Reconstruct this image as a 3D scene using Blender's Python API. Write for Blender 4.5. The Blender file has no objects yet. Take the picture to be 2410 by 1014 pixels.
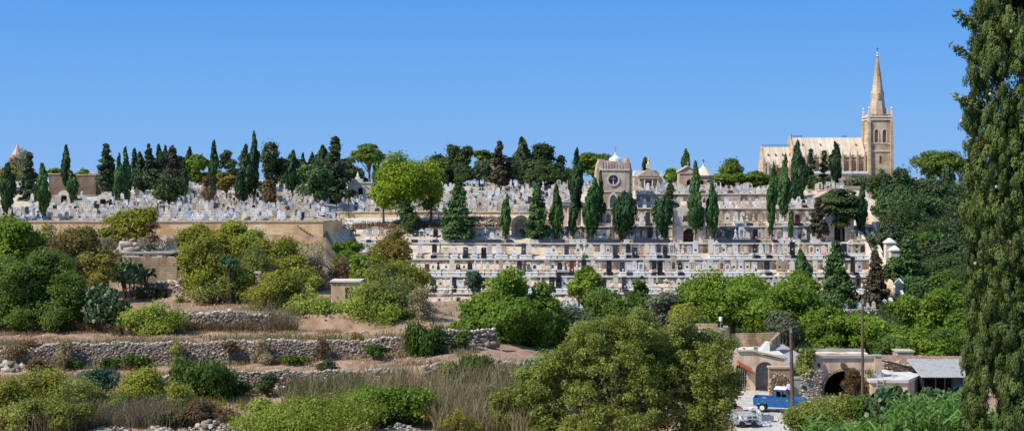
import bpy, bmesh, math, random
import numpy as np
from mathutils import Vector, Matrix, geometry
random.seed(7); RNG = np.random.default_rng(11)
F = 3311.0; H = 430.0; CX = 1205.0; CZ = 20.0
C = bpy.context.scene.collection
R = math.radians
def wx(px, Y): return (px - CX) / F * Y
def wz(py, Y): return CZ - (py - H) / F * Y
def P(px, py, Y): return Vector((wx(px, Y), Y, wz(py, Y)))
def M(n, Y): return n / F * Y
# ---------------------------------------------------------------- materials
def newmat(name):
    m = bpy.data.materials.new(name); m.use_nodes = True
    nt = m.node_tree; b = nt.nodes['Principled BSDF']
    b.inputs['Specular IOR Level'].default_value = 0.25
    return m, nt, b
def N(nt, t, **k):
    n = nt.nodes.new(t)
    for a, v in k.items():
        if a in n.inputs: n.inputs[a].default_value = v
        else: setattr(n, a, v)
    return n
def ramp(nt, cols, pos=None):
    r = nt.nodes.new('ShaderNodeValToRGB'); e = r.color_ramp.elements
    k = len(cols); pos = pos or [i / (k - 1) for i in range(k)]
    while len(e) < k: e.new(0.5)
    for i in range(k):
        e[i].position = pos[i]; e[i].color = (*cols[i], 1)
    return r
def surf(name, cols, scale=1.0, rough=0.85, bump=0.3, bdist=0.03, pos=None, detail=6, brick=None, spec=None, metal=0, streak=None):
    """noise driven stone, plaster, earth or metal"""
    m, nt, b = newmat(name); L = nt.links
    tc = N(nt, 'ShaderNodeTexCoord'); no = N(nt, 'ShaderNodeTexNoise', Scale=scale, Detail=detail, Roughness=0.65)
    L.new(tc.outputs['Object'], no.inputs['Vector'])
    r = ramp(nt, cols, pos or ([0.3 + 0.4 * i / (len(cols) - 1) for i in range(len(cols))]))
    L.new(no.outputs['Fac'], r.inputs['Fac']); out = r.outputs['Color']; hgt = no.outputs['Fac']
    if brick:
        mp = N(nt, 'ShaderNodeMapping'); mp.inputs['Rotation'].default_value = (R(90), 0, 0)
        L.new(tc.outputs['Object'], mp.inputs['Vector'])
        bt = N(nt, 'ShaderNodeTexBrick', Scale=1.0); bt.inputs['Brick Width'].default_value = brick[0]
        bt.inputs['Row Height'].default_value = brick[1]; bt.inputs['Mortar Size'].default_value = brick[2]
        bt.inputs['Color1'].default_value = (1, 1, 1, 1); bt.inputs['Color2'].default_value = (.72, .7, .66, 1)
        bt.inputs['Mortar'].default_value = (.5, .46, .42, 1)
        L.new(mp.outputs['Vector'], bt.inputs['Vector'])
        mx = N(nt, 'ShaderNodeMixRGB', blend_type='MULTIPLY'); mx.inputs['Fac'].default_value = 0.8
        L.new(out, mx.inputs['Color1']); L.new(bt.outputs['Color'], mx.inputs['Color2']); out = mx.outputs['Color']
    if streak:
        n2 = N(nt, 'ShaderNodeTexNoise', Scale=1.0, Detail=5.0); mp2 = N(nt, 'ShaderNodeMapping')
        mp2.inputs['Scale'].default_value = (streak[0], streak[0], streak[1]); L.new(tc.outputs['Object'], mp2.inputs['Vector'])
        L.new(mp2.outputs['Vector'], n2.inputs['Vector']); r2 = ramp(nt, [streak[2], (1, 1, 1)], [0.38, 0.56])
        L.new(n2.outputs['Fac'], r2.inputs['Fac']); mx = N(nt, 'ShaderNodeMixRGB', blend_type='MULTIPLY'); mx.inputs['Fac'].default_value = 1
        L.new(out, mx.inputs['Color1']); L.new(r2.outputs['Color'], mx.inputs['Color2']); out = mx.outputs['Color']
    L.new(out, b.inputs['Base Color']); b.inputs['Roughness'].default_value = rough; b.inputs['Metallic'].default_value = metal
    if spec is not None: b.inputs['Specular IOR Level'].default_value = spec
    if bump:
        bp = N(nt, 'ShaderNodeBump', Strength=bump, Distance=bdist)
        L.new(hgt, bp.inputs['Height']); L.new(bp.outputs['Normal'], b.inputs['Normal'])
    return m
def leafmat(name, cols, trans=0.3, rough=0.6):
    m, nt, b = newmat(name); L = nt.links
    at = N(nt, 'ShaderNodeAttribute', attribute_name='tint'); r = ramp(nt, cols)
    L.new(at.outputs['Fac'], r.inputs['Fac']); L.new(r.outputs['Color'], b.inputs['Base Color'])
    b.inputs['Roughness'].default_value = rough; b.inputs['Specular IOR Level'].default_value = 0.2
    t = N(nt, 'ShaderNodeBsdfTranslucent'); L.new(r.outputs['Color'], t.inputs['Color'])
    mx = N(nt, 'ShaderNodeMixShader'); mx.inputs['Fac'].default_value = trans
    L.new(b.outputs['BSDF'], mx.inputs[1]); L.new(t.outputs['BSDF'], mx.inputs[2])
    L.new(mx.outputs['Shader'], nt.nodes['Material Output'].inputs['Surface'])
    return m
def tintmat(name, cols, rough=0.9, nscale=6.0, bump=0.4):
    m, nt, b = newmat(name); L = nt.links
    at = N(nt, 'ShaderNodeAttribute', attribute_name='tint'); r = ramp(nt, cols)
    L.new(at.outputs['Fac'], r.inputs['Fac']); tc = N(nt, 'ShaderNodeTexCoord')
    no = N(nt, 'ShaderNodeTexNoise', Scale=nscale, Detail=4.0); L.new(tc.outputs['Object'], no.inputs['Vector'])
    r2 = ramp(nt, [(.62, .58, .52), (1.1, 1.1, 1.1)], [.35, .6]); L.new(no.outputs['Fac'], r2.inputs['Fac'])
    mx = N(nt, 'ShaderNodeMixRGB', blend_type='MULTIPLY'); mx.inputs['Fac'].default_value = 1
    L.new(r.outputs['Color'], mx.inputs['Color1']); L.new(r2.outputs['Color'], mx.inputs['Color2'])
    L.new(mx.outputs['Color'], b.inputs['Base Color']); b.inputs['Roughness'].default_value = rough
    bp = N(nt, 'ShaderNodeBump', Strength=bump, Distance=0.03); L.new(no.outputs['Fac'], bp.inputs['Height']); L.new(bp.outputs['Normal'], b.inputs['Normal'])
    return m
MT = {}
MT['dirt'] = surf('dirt', [(.13, .08, .05), (.27, .165, .10), (.36, .24, .155), (.34, .26, .15)], 0.55, bump=.6, bdist=.15, detail=10)
MT['cemsoil'] = surf('pale_soil', [(.34, .25, .17), (.52, .42, .32), (.60, .52, .42)], 0.5, bump=.4, bdist=.08)
MT['scrub'] = surf('brown_slope', [(.07, .04, .025), (.16, .09, .055), (.30, .19, .12)], 0.9, bump=.8, bdist=.3, detail=10)
MT['valley'] = surf('valley_soil', [(.08, .08, .03), (.22, .16, .09), (.32, .23, .15)], 0.3, bump=.4, bdist=.1)
MT['concrete'] = surf('yard_concrete', [(.34, .30, .26), (.48, .44, .39), (.56, .52, .46)], 0.8, bump=.15)
MT['road'] = surf('road_asphalt', [(.40, .38, .36), (.50, .48, .46), (.56, .54, .50)], 0.6, bump=.1)
MT['ashlar'] = surf('limestone_ashlar', [(.32, .27, .21), (.49, .42, .33), (.60, .53, .43)], 0.35, brick=(1.1, .3, .02), streak=(.7, .2, (.40, .37, .35)), bump=.3)
MT['golden'] = surf('golden_limestone', [(.62, .44, .24), (.82, .60, .35), (.86, .69, .45)], 0.25, brick=(1.2, .3, .012), streak=(.25, .3, (.86, .80, .74)), bump=.3)
MT['church'] = surf('church_limestone', [(.46, .33, .22), (.66, .50, .35), (.74, .60, .45)], 0.25, brick=(1.4, .5, .03), bump=.2, streak=(.35, .1, (.72, .66, .6)))
MT['chapel'] = surf('chapel_limestone', [(.52, .40, .29), (.68, .54, .41), (.76, .63, .50)], 0.4, brick=(1.0, .35, .02), bump=.2, streak=(.6, .15, (.7, .65, .6)))
MT['churchdark'] = surf('recess_stone', [(.26, .17, .11), (.36, .25, .17)], 0.6, bump=.2)
MT['churchroof'] = surf('pale_roof_stone', [(.60, .49, .37), (.70, .59, .46), (.76, .66, .53)], 0.2, brick=(1.5, 30.0, .06), bump=.1)
MT['lead'] = surf('lead_roof', [(.30, .31, .32), (.42, .43, .44)], 1.0, bump=.1)
MT['shadewall'] = surf('brown_shade_wall', [(.15, .105, .08), (.25, .18, .135), (.32, .24, .18)], .5, bump=.3, streak=(.4, .15, (.6, .56, .52)))  # brown stone, darkened so its colour carries the shade on the enclosure
MT['glass'] = surf('dark_glass', [(.02, .02, .025), (.06, .06, .07)], 2, rough=.15, bump=0, spec=.5)
MT['bluegl'] = surf('blue_panel', [(.22, .27, .33), (.34, .40, .47)], 1, rough=.4, bump=0)
MT['purple'] = surf('stained_glass', [(.05, .015, .025), (.12, .03, .04)], 3, rough=.2, bump=0, spec=.5)
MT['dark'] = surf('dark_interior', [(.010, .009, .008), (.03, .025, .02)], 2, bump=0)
MT['marble'] = surf('white_marble', [(.50, .48, .45), (.65, .63, .60), (.76, .75, .72)], 1.2, rough=.5, bump=.1)
MT['marble2'] = surf('grey_marble', [(.34, .33, .32), (.45, .44, .43), (.56, .55, .53)], 1.2, rough=.5, bump=.1)
MT['cream'] = surf('cream_stone', [(.46, .38, .29), (.62, .53, .42), (.72, .64, .53)], 1.0, rough=.8, bump=.2)
MT['sand'] = surf('weathered_stone', [(.30, .23, .16), (.46, .36, .26), (.58, .48, .36)], 1.2, rough=.85, bump=.3)
MT['black'] = surf('black_granite', [(.012, .013, .018), (.03, .032, .04)], 3, rough=.25, bump=0, spec=.5)
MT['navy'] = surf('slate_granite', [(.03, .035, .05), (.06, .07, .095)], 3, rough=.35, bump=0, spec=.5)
MT['red'] = surf('red_granite', [(.10, .03, .025), (.20, .06, .045)], 4, rough=.35, bump=0)
MT['green'] = surf('green_marble', [(.02, .10, .05), (.04, .18, .09)], 4, rough=.4, bump=0)
MT['flower'] = surf('pink_flowers', [(.35, .05, .10), (.65, .20, .30), (.7, .5, .1)], 9, bump=.3)
MT['flowery'] = surf('yellow_flowers', [(.5, .33, .03), (.7, .6, .4), (.5, .1, .06)], 9, bump=.3)
MT['bark'] = surf('bark', [(.06, .045, .03), (.16, .12, .09), (.24, .19, .15)], 2.5, bump=.6)
MT['barkgrey'] = surf('grey_bark', [(.14, .12, .10), (.26, .23, .20)], 2.5, bump=.5)
MT['wood'] = surf('weathered_wood', [(.07, .05, .035), (.17, .12, .085)], 3, bump=.3)
MT['plank'] = surf('orange_planks', [(.20, .09, .04), (.40, .20, .09)], 2, bump=.2)
MT['plaster'] = surf('cream_plaster', [(.58, .43, .29), (.76, .59, .42), (.82, .68, .52)], 0.7, streak=(.9, .25, (.62, .56, .5)), bump=.2)
MT['farmwall'] = surf('farm_limestone', [(.36, .25, .15), (.55, .40, .26), (.66, .51, .35)], 0.8, brick=(.7, .27, .02), streak=(.8, .25, (.5, .45, .40)), bump=.4)
MT['rooftop'] = surf('roof_screed', [(.44, .40, .35), (.60, .56, .50), (.68, .64, .58)], 0.8, bump=.1)
MT['roofgrey'] = surf('grey_screed', [(.25, .24, .23), (.40, .39, .37)], 0.8, bump=.1)
MT['white'] = surf('white_paint', [(.66, .65, .62), (.78, .77, .74)], 2, bump=0)
MT['tile'] = surf('terracotta_tile', [(.28, .08, .04), (.46, .14, .07)], 4, bump=.3)
MT['iron'] = surf('painted_iron', [(.20, .23, .27), (.30, .33, .38)], 4, rough=.5, bump=0)
MT['shutter'] = surf('roller_shutter', [(.16, .17, .18), (.23, .24, .25)], 2, rough=.55, bump=0)
MT['steel'] = surf('corrugated_steel', [(.24, .24, .23), (.36, .36, .35), (.30, .19, .13)], 1.2, rough=.5, bump=.1)
MT['rust'] = surf('rusty_iron', [(.14, .07, .045), (.26, .15, .10), (.38, .29, .22)], 2.5, bump=.3)
MT['bluepaint'] = surf('blue_paint', [(.05, .12, .22), (.012, .10, .30), (.02, .15, .40)], 2.5, rough=.35, bump=0, spec=.5)
MT['tyre'] = surf('rubber', [(.012, .012, .012), (.03, .03, .03)], 9, bump=.2)
MT['navysheet'] = surf('blue_sheet', [(.03, .06, .09), (.06, .12, .17)], 3, bump=0)
MT['barrel'] = surf('blue_plastic', [(.05, .12, .20), (.10, .20, .28)], 5, bump=0)
MT['scrapwhite'] = surf('faded_metal', [(.34, .35, .38), (.55, .56, .58)], 5, bump=0)
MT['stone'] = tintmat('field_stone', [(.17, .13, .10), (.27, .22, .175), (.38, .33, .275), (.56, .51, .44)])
MT['pinkstone'] = surf('pink_stone', [(.5, .33, .25), (.62, .44, .34)], .5, bump=.2)
LEAF = {
 'carob': [(.040, .070, .012), (.085, .135, .020), (.18, .24, .04)],
 'cypress': [(.012, .026, .010), (.022, .046, .016), (.038, .070, .022)],
 'cypressg': [(.020, .045, .012), (.034, .075, .018), (.055, .105, .028)],
 'fir': [(.016, .026, .011), (.030, .046, .018), (.050, .068, .026)],
 'firg': [(.020, .042, .012), (.036, .068, .018), (.058, .095, .028)],
 'brownfir': [(.035, .032, .020), (.060, .052, .032), (.09, .075, .045)],
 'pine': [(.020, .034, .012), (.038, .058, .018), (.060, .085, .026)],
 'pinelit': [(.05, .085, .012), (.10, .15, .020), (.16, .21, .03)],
 'lime': [(.12, .18, .012), (.22, .30, .020), (.33, .40, .04)],
 'green': [(.055, .095, .012), (.115, .175, .018), (.21, .29, .032)],
 'lush': [(.026, .048, .010), (.058, .098, .016), (.13, .18, .030)],
 'teal': [(.03, .07, .04), (.06, .12, .07), (.09, .17, .10)],
 'olive': [(.075, .085, .045), (.12, .13, .075), (.19, .20, .13)],
 'yellow': [(.10, .095, .015), (.17, .17, .022), (.24, .25, .035)],
 'mustard': [(.10, .07, .022), (.15, .12, .025), (.20, .19, .04)],
 'bigtree': [(.070, .078, .016), (.125, .145, .024), (.23, .25, .06)],
 'fig': [(.085, .12, .015), (.18, .225, .028), (.32, .36, .07)],
 'darkbush': [(.030, .055, .010), (.052, .090, .014), (.085, .13, .022)],
 'brown': [(.09, .055, .025), (.15, .095, .045), (.20, .14, .06)],
 'twig': [(.11, .09, .055), (.20, .165, .105), (.32, .27, .18)],
 'straw': [(.22, .15, .09), (.34, .24, .14), (.46, .35, .22)],
 'reed': [(.13, .11, .045), (.27, .21, .11), (.42, .34, .20)],
 'reedg': [(.06, .09, .02), (.12, .13, .04), (.20, .17, .07)],
 'cactus': [(.05, .11, .04), (.10, .18, .07), (.22, .28, .14)],
 'cane': [(.05, .13, .02), (.10, .22, .035), (.22, .34, .08)],
 'agave': [(.12, .18, .10), (.20, .26, .15), (.34, .38, .22)],
 'nearcyp': [(.032, .044, .010), (.072, .094, .018), (.150, .175, .038)]}
for k, v in LEAF.items():
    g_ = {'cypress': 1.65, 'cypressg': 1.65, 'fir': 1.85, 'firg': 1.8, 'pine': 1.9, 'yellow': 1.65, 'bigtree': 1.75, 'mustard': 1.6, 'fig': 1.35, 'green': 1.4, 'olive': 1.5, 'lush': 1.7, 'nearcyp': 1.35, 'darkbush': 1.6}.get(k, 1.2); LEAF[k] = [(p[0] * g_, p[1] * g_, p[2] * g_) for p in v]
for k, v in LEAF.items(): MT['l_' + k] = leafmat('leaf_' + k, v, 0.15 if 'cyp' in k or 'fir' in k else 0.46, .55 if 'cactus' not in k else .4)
# ---------------------------------------------------------------- objects
def tag(o, label=None, cat=None, group=None, kind=None):
    if label: o['label'] = label
    if cat: o['category'] = cat
    if group: o['group'] = group
    if kind: o['kind'] = kind
    return o
def thing(name, label, cat, loc=(0, 0, 0), rotz=0, group=None):
    o = bpy.data.objects.new(name, None); C.objects.link(o); o.empty_display_size = .3
    o.location = loc; o.rotation_euler = (0, 0, rotz); return tag(o, label, cat, group)
def link(name, me, mats, parent=None, loc=(0, 0, 0), rotz=0):
    for m in (mats if isinstance(mats, (list, tuple)) else [mats]): me.materials.append(MT[m])
    o = bpy.data.objects.new(name, me); C.objects.link(o)
    if parent: o.parent = parent
    o.location = loc; o.rotation_euler = (0, 0, rotz); return o
def npmesh(name, V, Fc, tint=None, smooth=False):
    """V (n,3), Fc (m,k) constant k"""
    me = bpy.data.meshes.new(name); m, k = Fc.shape
    me.vertices.add(len(V)); me.vertices.foreach_set('co', np.ascontiguousarray(V, dtype=np.float32).ravel())
    me.loops.add(m * k); me.loops.foreach_set('vertex_index', np.ascontiguousarray(Fc, dtype=np.int32).ravel())
    me.polygons.add(m); me.polygons.foreach_set('loop_start', np.arange(0, m * k, k, dtype=np.int32))
    me.polygons.foreach_set('loop_total', np.full(m, k, dtype=np.int32))
    if smooth: me.polygons.foreach_set('use_smooth', np.ones(m, dtype=bool))
    me.update(calc_edges=True)
    if tint is not None:
        a = me.attributes.new('tint', 'FLOAT', 'FACE'); a.data.foreach_set('value', np.ascontiguousarray(tint, dtype=np.float32))
    return me
class MB:
    def __init__(s): s.v = []; s.f = []; s.m = []; s.tr = None
    def add(s, vs, fs, mi=0):
        b = len(s.v)
        if s.tr is not None: vs = [s.tr @ Vector(p) for p in vs]
        s.v.extend([tuple(p) for p in vs]); s.f.extend([tuple(i + b for i in f) for f in fs]); s.m.extend([mi] * len(fs)); return s
    def box(s, x0, x1, y0, y1, z0, z1, mi=0, tx=0, ty=0):
        """tx, ty: taper of the top"""
        v = [(x0, y0, z0), (x1, y0, z0), (x1, y1, z0), (x0, y1, z0), (x0 + tx, y0 + ty, z1), (x1 - tx, y0 + ty, z1), (x1 - tx, y1 - ty, z1), (x0 + tx, y1 - ty, z1)]
        return s.add(v, [(0, 3, 2, 1), (4, 5, 6, 7), (0, 1, 5, 4), (1, 2, 6, 5), (2, 3, 7, 6), (3, 0, 4, 7)], mi)
    def prism(s, poly, y0, y1, mi=0):
        """poly in (x,z) extruded along y"""
        n = len(poly); v = [(x, y0, z) for x, z in poly] + [(x, y1, z) for x, z in poly]
        fs = [tuple(range(n)), tuple(range(2 * n - 1, n - 1, -1))] + [(i, i + n, (i + 1) % n + n, (i + 1) % n) for i in range(n)]
        return s.add(v, fs, mi)
    def plan(s, poly, z0, z1, mi=0):
        n = len(poly); v = [(x, y, z0) for x, y in poly] + [(x, y, z1) for x, y in poly]
        fs = [tuple(range(n - 1, -1, -1)), tuple(range(n, 2 * n))] + [(i, (i + 1) % n, (i + 1) % n + n, i + n) for i in range(n)]
        return s.add(v, fs, mi)
    def plate(s, outline, holes, y0, y1, mi=0):
        """plate in xz with real openings"""
        polys = [outline] + holes
        tri = geometry.tessellate_polygon([[Vector((x, z, 0)) for x, z in p] for p in polys])
        flat = [q for p in polys for q in p]; n = len(flat)
        v = [(x, y0, z) for x, z in flat] + [(x, y1, z) for x, z in flat]
        fs = [tuple(t) for t in tri] + [(t[2] + n, t[1] + n, t[0] + n) for t in tri]
        b = 0
        for p in polys:
            k = len(p); fs += [(b + i, b + (i + 1) % k, b + (i + 1) % k + n, b + i + n) for i in range(k)]; b += k
        return s.add(v, fs, mi)
    def lathe(s, prof, cx=0, cy=0, seg=12, mi=0, ph=0):
        v = []; fs = []; n = len(prof)
        for r, z in prof:
            for k in range(seg):
                a = 2 * math.pi * k / seg + ph; v.append((cx + r * math.cos(a), cy + r * math.sin(a), z))
        for i in range(n - 1):
            for k in range(seg):
                a = i * seg + k; b = i * seg + (k + 1) % seg; fs.append((a, b, b + seg, a + seg))
        fs.append(tuple(range(seg - 1, -1, -1))); fs.append(tuple(range((n - 1) * seg, n * seg)))
        return s.add(v, fs, mi)
    def tube(s, pts, rad, seg=6, mi=0):
        pts = [Vector(p) for p in pts]; v = []; fs = []; n = len(pts)
        if not isinstance(rad, (list, tuple)): rad = [rad] * n
        for i, p in enumerate(pts):
            d = (pts[min(i + 1, n - 1)] - pts[max(i - 1, 0)]).normalized()
            a = d.cross(Vector((0.3, 1, .2)) if abs(d.y) < .9 else Vector((1, 0, 0))).normalized(); b = d.cross(a)
            for k in range(seg):
                t = 2 * math.pi * k / seg; v.append(p + a * rad[i] * math.cos(t) + b * rad[i] * math.sin(t))
        for i in range(n - 1):
            for k in range(seg):
                q = i * seg + k; w = i * seg + (k + 1) % seg; fs.append((q, w, w + seg, q + seg))
        fs.append(tuple(range(seg))); fs.append(tuple(range(n * seg - 1, (n - 1) * seg - 1, -1)))
        return s.add(v, fs, mi)
    def build(s, name, mats, parent=None, loc=(0, 0, 0), rotz=0, bevel=0):
        me = bpy.data.meshes.new(name); me.from_pydata(s.v, [], s.f)
        me.polygons.foreach_set('material_index', s.m)
        bm = bmesh.new(); bm.from_mesh(me); bmesh.ops.recalc_face_normals(bm, faces=bm.faces)
        if bevel: bmesh.ops.bevel(bm, geom=list(bm.edges), offset=bevel, segments=1, affect='EDGES', clamp_overlap=True)
        bm.to_mesh(me); bm.free()
        return link(name, me, mats, parent, loc, rotz)
def arch(cx, w, z0, zs, n=8, pointed=0):
    """arch outline: jambs from z0 to zs then a round or pointed head"""
    p = [(cx - w / 2, z0), (cx + w / 2, z0)]
    if not pointed:
        p += [(cx + w / 2 * math.cos(math.pi * i / n), zs + w / 2 * math.sin(math.pi * i / n)) for i in range(n + 1)]
    else:
        p += [(cx + w / 2, zs), (cx + w * .40, zs + w * pointed * .45), (cx + w * .22, zs + w * pointed * .78), (cx, zs + w * pointed), (cx - w * .22, zs + w * pointed * .78), (cx - w * .40, zs + w * pointed * .45), (cx - w / 2, zs)]
    return p
def circ(cx, cz, r, n=20): return [(cx + r * math.cos(2 * math.pi * i / n), cz + r * math.sin(2 * math.pi * i / n)) for i in range(n)]
def cross_mb(mb, x, y, z, h, t=.06, mi=0):
    mb.box(x - t, x + t, y - t, y + t, z, z + h, mi); mb.box(x - h * .3, x - t, y - t * .9, y + t * .9, z + h * .6, z + h * .6 + 2 * t, mi)
    mb.box(x + t, x + h * .3, y - t * .9, y + t * .9, z + h * .6, z + h * .6 + 2 * t, mi)
# ---------------------------------------------------------------- ground
COLS = [-600, 0, 380, 600, 758, 806, 1000, 1130, 1300, 1450, 1700, 2050, 2300, 3000]
def zz(*a): return [(('z', z), y) for z, y in a]
def row(spec):
    out = []
    for a, y in spec: out.append((a[1] if isinstance(a, tuple) else -(a - H) / F * y, y))
    return out
def allz(zs, ys): return [(z, y) for z, y in zip(zs, ys)]
def pr(py, Y): return (-(py - H) / F * Y, Y)
def rz(z, Y): return (z, Y)
GR = [
 [rz(-17, 10)] * 14,
 [rz(-16.6, 60)] * 9 + [rz(-18, 60)] + [rz(-18.5, 60)] * 4,
 [pr(1020, 94)] * 6 + [pr(1014, 94)] * 2 + [rz(-16.9, 94), rz(-18, 94)] + [rz(-18.5, 94)] * 4,
 [pr(925, 107.7)] * 3 + [pr(922, 109.2), pr(908, 109.2), pr(905, 109.2), pr(895, 108), pr(880, 108.7), rz(-15, 109), rz(-17.5, 112)] + [rz(-18.5, 112)] * 4,
 [pr(900, 108), pr(900, 108), pr(890, 108.3), pr(878, 109.5), pr(873, 109.5), pr(872, 109.5), pr(862, 108.3), pr(852, 109), rz(-14.3, 109.5), rz(-17.3, 116)] + [rz(-18.5, 116)] * 4,
 [pr(868, 115), pr(868, 115), pr(862, 115), pr(855, 115), pr(847, 115), pr(845, 115), pr(832, 115), pr(815, 117), rz(-14.8, 118), rz(-17, 120)] + [rz(-18.5, 120)] * 4,
 [pr(812, 116), pr(812, 116), pr(808, 116), pr(802, 116), pr(803, 116), pr(803, 116), pr(797, 116), rz(-13.4, 118.3), rz(-14.7, 119), rz(-16.5, 122)] + [rz(-18.5, 123)] * 4,
 [pr(785, 124), pr(785, 124), pr(780, 125), pr(778, 126), pr(778, 126), pr(778, 126), pr(770, 126), rz(-13.4, 126), rz(-14.7, 127), rz(-16, 127)] + [rz(-18.5, 127)] * 4,
 [pr(750, 126), pr(750, 126), pr(745, 126.5), pr(738, 127), pr(740, 127.5), pr(740, 127.5), pr(740, 132), rz(-13.2, 133), rz(-14.8, 134), rz(-16, 134)] + [rz(-18.4, 134)] * 4,
 [pr(712, 138)] * 4 + [pr(706, 141), pr(706, 141), pr(709, 146), pr(712, 146), rz(-15, 146), rz(-17, 146)] + [rz(-18.2, 146)] * 4,
 [pr(640, 165)] * 4 + [pr(632, 165), pr(634, 165), rz(-17, 175), rz(-18.5, 180), rz(-19.5, 180), rz(-19.8, 180), rz(-19.8, 180), rz(-19.8, 180), rz(-18.5, 180), rz(-18.5, 180)],
 [rz(-10, 234)] * 5 + [rz(-14, 225), rz(-20, 215)] + [rz(-20.2, 215)] * 5 + [rz(-17, 215)] * 2,
 [rz(-6.7, 236.5)] * 5 + [rz(-13, 240)] + [rz(-20, 226)] * 6 + [rz(-14, 235)] * 2,
 [rz(-5.7, 246)] * 5 + [pr(540, 250), pr(540, 250.3), pr(540, 250.3), rz(-8.6, 251)] + [rz(-9.4, 252)] * 3 + [rz(-9, 252)] * 2,
 [rz(-5.2, 255)] * 4 + [rz(-5.6, 254), pr(530, 255), pr(519, 257), pr(509, 260), rz(-6.8, 261)] + [rz(-5.8, 261.5)] * 3 + [rz(-6, 261)] * 2,
 [rz(-4.7, 262)] * 4 + [rz(-5.2, 262), pr(517, 261.6), pr(512, 261.6), pr(506, 261.6), rz(-6.4, 261.6)] + [rz(-5.2, 263)] * 3 + [rz(-5.4, 263)] * 2,
 [rz(-4.3, 265)] * 5 + [rz(-5.2, 264)] * 4 + [rz(-3.2, 266.5)] * 3 + [rz(-5, 268)] * 2,
 [rz(-2.2, 290)] * 5 + [rz(-1.8, 295), rz(-1.2, 300), rz(-1.2, 300), rz(-1.2, 300)] + [rz(-1.6, 275)] * 3 + [rz(-2.5, 290)] * 2,
 [rz(0.6, 325)] * 5 + [rz(-.2, 320)] * 4 + [rz(-.9, 310)] * 3 + [rz(-1, 320)] * 2,
 [rz(0.8, 450)] * 5 + [rz(0.2, 450)] * 9,
 [rz(-.5, 600)] * 14, [rz(-20, 1500)] * 14, [rz(-120, 8000)] * 14]
def profile(px):
    px = max(COLS[0], min(COLS[-1], px))
    i = max(j for j in range(len(COLS) - 1) if COLS[j] <= px); t = (px - COLS[i]) / (COLS[i + 1] - COLS[i])
    return [(r[i][0] * (1 - t) + r[i + 1][0] * t, r[i][1] * (1 - t) + r[i + 1][1] * t) for r in GR]
def gz(px, Y):
    pf = profile(px)
    for a, b in zip(pf, pf[1:]):
        if a[1] <= Y <= b[1]: return CZ + a[0] + (b[0] - a[0]) * (Y - a[1]) / max(1e-6, b[1] - a[1])
    return CZ + pf[-1][0]
def build_ground():
    pxs = np.arange(-600, 3001, 24); subs = [6, 8, 12, 1, 8, 1, 8, 2, 8, 14, 24, 3, 8, 6, 3, 3, 10, 8, 6, 4, 4, 4]
    V = []; rows = []
    for px in pxs:
        pf = profile(px); col = []
        for k in range(len(pf) - 1):
            for s in range(subs[k]):
                t = s / subs[k]; Y = pf[k][1] * (1 - t) + pf[k + 1][1] * t; z = pf[k][0] * (1 - t) + pf[k + 1][0] * t
                col.append((Y, z, k))
        col.append((pf[-1][1], pf[-1][0], len(pf) - 2)); rows.append(col)
    n = len(rows[0]); kk = [c[2] for c in rows[0]]
    for px, col in zip(pxs, rows):
        for Y, z, k in col:
            nz = 0 if (px > 1500 and 95 < Y < 135) or 233 < Y < 340 else .10 * math.sin(px * .031 + Y * .9) + .07 * math.sin(px * .083 - Y * 1.7) + random.uniform(-.05, .05)
            V.append((wx(px, Y), Y, CZ + z + nz))
    Fc = []; mi = []
    for i in range(len(pxs) - 1):
        px = pxs[i]
        for j in range(n - 1):
            a = i * n + j; Fc.append((a, a + n, a + n + 1, a + 1)); k = kk[j]
            if k <= 9: m = 0 if px < 1500 or k < 8 else 3
            elif k in (10, 11): m = 0 if px < 760 else 3
            elif k == 13 and 780 < px < 1330: m = 2
            elif k >= 17 and px > 1300: m = 3
            elif px > 2120: m = 3
            else: m = 1
            mi.append(m)
    me = npmesh('ground', np.array(V), np.array(Fc), smooth=True); me.polygons.foreach_set('material_index', mi)
    o = link('ground', me, ['dirt', 'cemsoil', 'scrub', 'valley']); o['kind'] = 'structure'
build_ground()
def sheet(name, quad, mat, kind='structure', nx=12, ny=6, dz=.05):
    """strip following the ground; quad = 4 (px,Y) corners"""
    V = []; Fc = []
    for i in range(nx + 1):
        for j in range(ny + 1):
            u = i / nx; v = j / ny
            a = [quad[0][c] * (1 - u) * (1 - v) + quad[1][c] * u * (1 - v) + quad[2][c] * u * v + quad[3][c] * (1 - u) * v for c in (0, 1)]
            V.append((wx(a[0], a[1]), a[1], gz(a[0], a[1]) + dz))
    for i in range(nx):
        for j in range(ny):
            a = i * (ny + 1) + j; Fc.append((a, a + ny + 1, a + ny + 2, a + 1))
    o = link(name, npmesh(name, np.array(V), np.array(Fc), smooth=True), mat); o['kind'] = kind; return o
def road():
    V = []; Fc = []; pxs = list(range(765, 1101, 12))
    for px in pxs:
        pf = profile(px); a, b = pf[14], pf[15]
        if px < 806: b = (b[0], b[1] + 3)
        for t in (0, .5, 1):
            Y = a[1] + (b[1] - a[1]) * t; V.append((wx(px, Y), Y, CZ + a[0] + (b[0] - a[0]) * t + .06))
    for i in range(len(pxs) - 1):
        for j in (0, 1): q = i * 3 + j; Fc.append((q, q + 3, q + 4, q + 1))
    o = link('road', npmesh('road', np.array(V), np.array(Fc)), 'road'); o['kind'] = 'structure'
road()
sheet('path', [(735, 247.5), (775, 252), (800, 268), (778, 269)], 'road', dz=.08)
o = MB(); o.plan([(wx(1650, 125), 100.5), (wx(1885, 100), 100.5), (wx(1950, 127), 128), (wx(1650, 127), 128)], CZ - 18.7, CZ - 18.46)
o = o.build('courtyard', 'concrete'); o['kind'] = 'structure'
YZ = CZ - 18.46
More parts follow.
